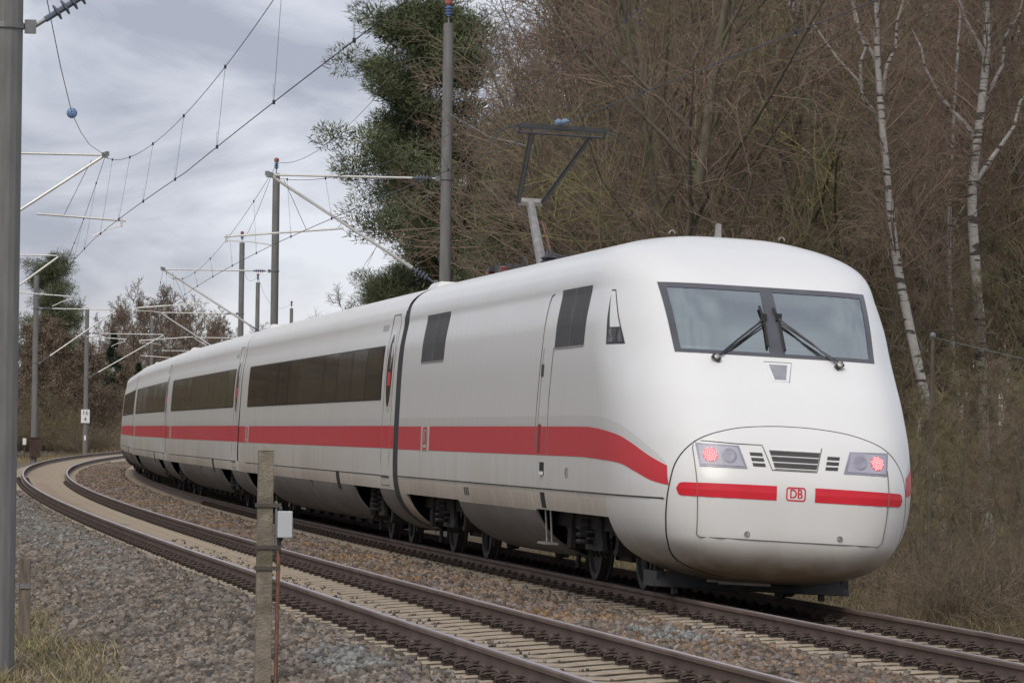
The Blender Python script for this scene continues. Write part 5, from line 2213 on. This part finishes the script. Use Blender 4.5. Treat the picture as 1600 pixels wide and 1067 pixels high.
# ---- far trees where the line curves away (left)
for i, (s, u, sc) in enumerate(((345, 18.6, .72), (348, 15.2, .80), (352, 12.9, .95), (350, 10.7, .88), (356, 11.6, .98), (358, 8.7, .88), (362, 7.4, .80), (352, 5.6, .70), (366, 4.6, .72), (372, 9.6, .90), (374, 14, .95),
                                (380, 6.4, .85), (384, 19, .95), (388, 3.0, .62), (392, 11.5, .95), (396, 8.2, .9), (400, 16, .95), (404, 5.5, .8), (378, 17, .9), (370, 21.5, .9))):
    put('alder_tree', i, s, u, sc * 1.14, i * 1.3, 'bare reddish alder in the far wood where the line bends away', 'tree', 'far bare trees at the bend', z=-.2)
put('pine_tree', 1, 330, 19.0, 1.08, .9, 'dark green pine topping the far wood at left', 'tree', 'evergreens at the bend', z=-.2)
put('pine_tree', 1, 322, 17.0, .62, 2.9, 'lower green pine beside the far dark pine at left', 'tree', 'evergreens at the bend', z=-.2)
put('spruce_tree', 0, 318, 11.8, .88, .9, 'dark spruce behind the kilometre sign mast', 'tree', 'evergreens at the bend', z=-.2)
put('spruce_tree', 0, 326, 10.6, .66, 2.9, 'smaller dark spruce beside the farthest coach', 'tree', 'evergreens at the bend', z=-.2)
for i, (s, u, sc) in enumerate(((300, 14.2, 1.0), (296, 11.8, .82), (304, 16.6, 1.05), (306, 12.8, .9), (292, 15.2, .8), (310, 18.3, 1.1), (312, 10.4, .7))):
    put('oak_tree', 0, s, u, sc, i * 1.9, 'brown-leaved young oak behind the far masts at left', 'tree', 'oaks at the bend', z=-.2)
for k in range(46):
    s = gv.uniform(272, 322)
    u = gv.uniform(np.interp(s, [272, 322], [6.9, 7.2]), 19)
    put('bare_shrub', gv.randrange(4), s, u, gv.uniform(.35, .65), gv.uniform(0, 6.28), 'brown leafless bush at the foot of the far wood', 'bush', 'bushes at the bend', z=-.1)
for k in range(60):
    s = gv.uniform(326, 430)
    u = gv.uniform(-34, 30)
    if abs(u - 2) < 5.5:
        continue
    put('bare_shrub', gv.randrange(4), s, u, gv.uniform(.8, 1.1), gv.uniform(0, 6.28), 'brown leafless bush at the foot of the far wood', 'bush', 'bushes at the bend', z=-.2)

for i in range(30):
    s = 50 + i * 9.2 + gv.uniform(-2, 2)
    u = max(13.0, 13.0 + (s - 150) * .06) + gv.uniform(0, 5)
    put('oak_tree', 0, s, u, gv.uniform(.65, .9), i * 1.7, 'brown-leaved oak of the wood left of the tracks', 'tree', 'oaks left of the tracks')

for k in range(64):
    s = gv.uniform(288, 335)
    u = gv.uniform(7.4, 21)
    put('bramble_bush', gv.randrange(3), s, u, gv.uniform(1.6, 2.6), gv.uniform(0, 6.28), 'brown scrub under the far trees at the bend', 'bush', 'scrub under the far trees', zs=.8, z=-.2)
for k in range(44):
    s = gv.uniform(425, 540)
    u = -70 + k * 3.2 + gv.uniform(-1, 1)
    put('alder_tree', k, s, u, gv.uniform(.7, .9), gv.uniform(0, 6.28), 'bare tree in the hazy wood closing the view at the bend', 'tree', 'trees closing the view', z=-.2)
    put('bare_shrub', k, s - 12, u + 1.5, gv.uniform(1.0, 1.3), gv.uniform(0, 6.28), 'bush under the wood closing the view at the bend', 'bush', 'bushes closing the view', z=-.2)

# ---- the wood on the near side of the line, left of the view; it is what the coach windows mirror
for k in range(84):
    s = 4 + k * 3.7 + gv.uniform(-1.5, 1.5)
    u = max(12.5, 12.5 + (s - 150) * .055) + gv.uniform(0, 3) + (k % 3) * 4.2
    put('bare_tree', gv.randrange(5), s, u + 2.5, gv.uniform(.5, .72), gv.uniform(0, 6.28), 'bare tree of the wood left of the tracks, mirrored in the coach windows', 'tree', 'bare trees left of the tracks')
for k in range(64):
    s = 2 + k * 4.6 + gv.uniform(-2, 2)
    u = max(11.5, 11.5 + (s - 150) * .06) + gv.uniform(0, 2.5)
    put('bare_shrub', gv.randrange(4), s, u, gv.uniform(.8, 1.2), gv.uniform(0, 6.28), 'bare shrub along the wood left of the tracks', 'shrub', 'shrubs left of the tracks')


# ---- grass
def grass(name, n, s_rng, u_rng, hgt, m, label, seed, dens=None):
    g = np.random.default_rng(seed)
    s = g.uniform(*s_rng, n)
    u = g.uniform(*u_rng, n)
    if dens is not None:
        k = dens(s, u, g)
        s, u = s[k], u[k]
    n = len(s)
    z = np.array([gz(a, b) for a, b in zip(s, u)]) - .03
    p = TV(s, u, z)
    H = hgt * (.4 + .9 * g.random(n))
    d = np.stack([g.normal(size=n) * .45, g.normal(size=n) * .45, np.ones(n)], 1)
    d2 = d + np.stack([g.normal(size=n) * .7, g.normal(size=n) * .7, np.full(n, -.25)], 1)
    a = np.stack([np.cos(s * 37), np.sin(s * 37), 0 * s], 1) * .0045
    m1 = p + d * (H * .55)[:, None]
    tp = m1 + d2 * (H * .45)[:, None]
    v = np.stack([p - a, p + a, m1 + a * .8, m1 - a * .8, tp], 1).reshape(-1, 3)
    i = np.arange(n)[:, None] * 5
    F4 = i + np.array([[0, 1, 2, 3]])
    F3 = i + np.array([[3, 2, 4]])
    me = bpy.data.meshes.new(name)
    fs = np.concatenate([F4.ravel(), F3.ravel()]).astype(np.int32)
    me.vertices.add(len(v))
    me.vertices.foreach_set('co', v.astype(np.float32).ravel())
    me.loops.add(len(fs))
    me.loops.foreach_set('vertex_index', fs)
    me.polygons.add(2 * n)
    me.polygons.foreach_set('loop_start', np.concatenate([np.arange(n) * 4, 4 * n + np.arange(n) * 3]).astype(np.int32))
    me.polygons.foreach_set('loop_total', np.concatenate([np.full(n, 4), np.full(n, 3)]).astype(np.int32))
    me.update(calc_edges=True)
    me.materials.append(m)
    o = link(bpy.data.objects.new(name, me))
    tag(o, label, 'grass', kind='stuff')


edge = lambda s, u, g: u > 6.95 + .012 * (s + 4) + .25 * np.sin(s * .8) * .5 + .3 * g.random(len(s))
grass('grass', 16000, (-14, 9), (6.9, 8.6), .15, M_grass, 'short green grass round the foot of the nearest mast', 41, edge)
grass('dry_grass', 9000, (-14, 9), (6.9, 8.6), .20, M_grass_dry, 'dry straw-coloured grass round the foot of the nearest mast', 42, edge)
grass('dry_grass', 34000, (3, 45), (-11, -3.2), .32, mat('verge_grass', (0.17, 0.135, 0.075), 0.9, var=.35, scale=.7, island=.45), 'dry brown grass on the verge beside the wood', 43,
      lambda s, u, g: (u < -3.5 - .3 * g.random(len(s))) & (u > -4.5 - .16 * s))
grass('verge_grass', 9000, (230, 330), (5.6, 16), .6, M_grass_dry, 'dry grass along the far bend', 44)
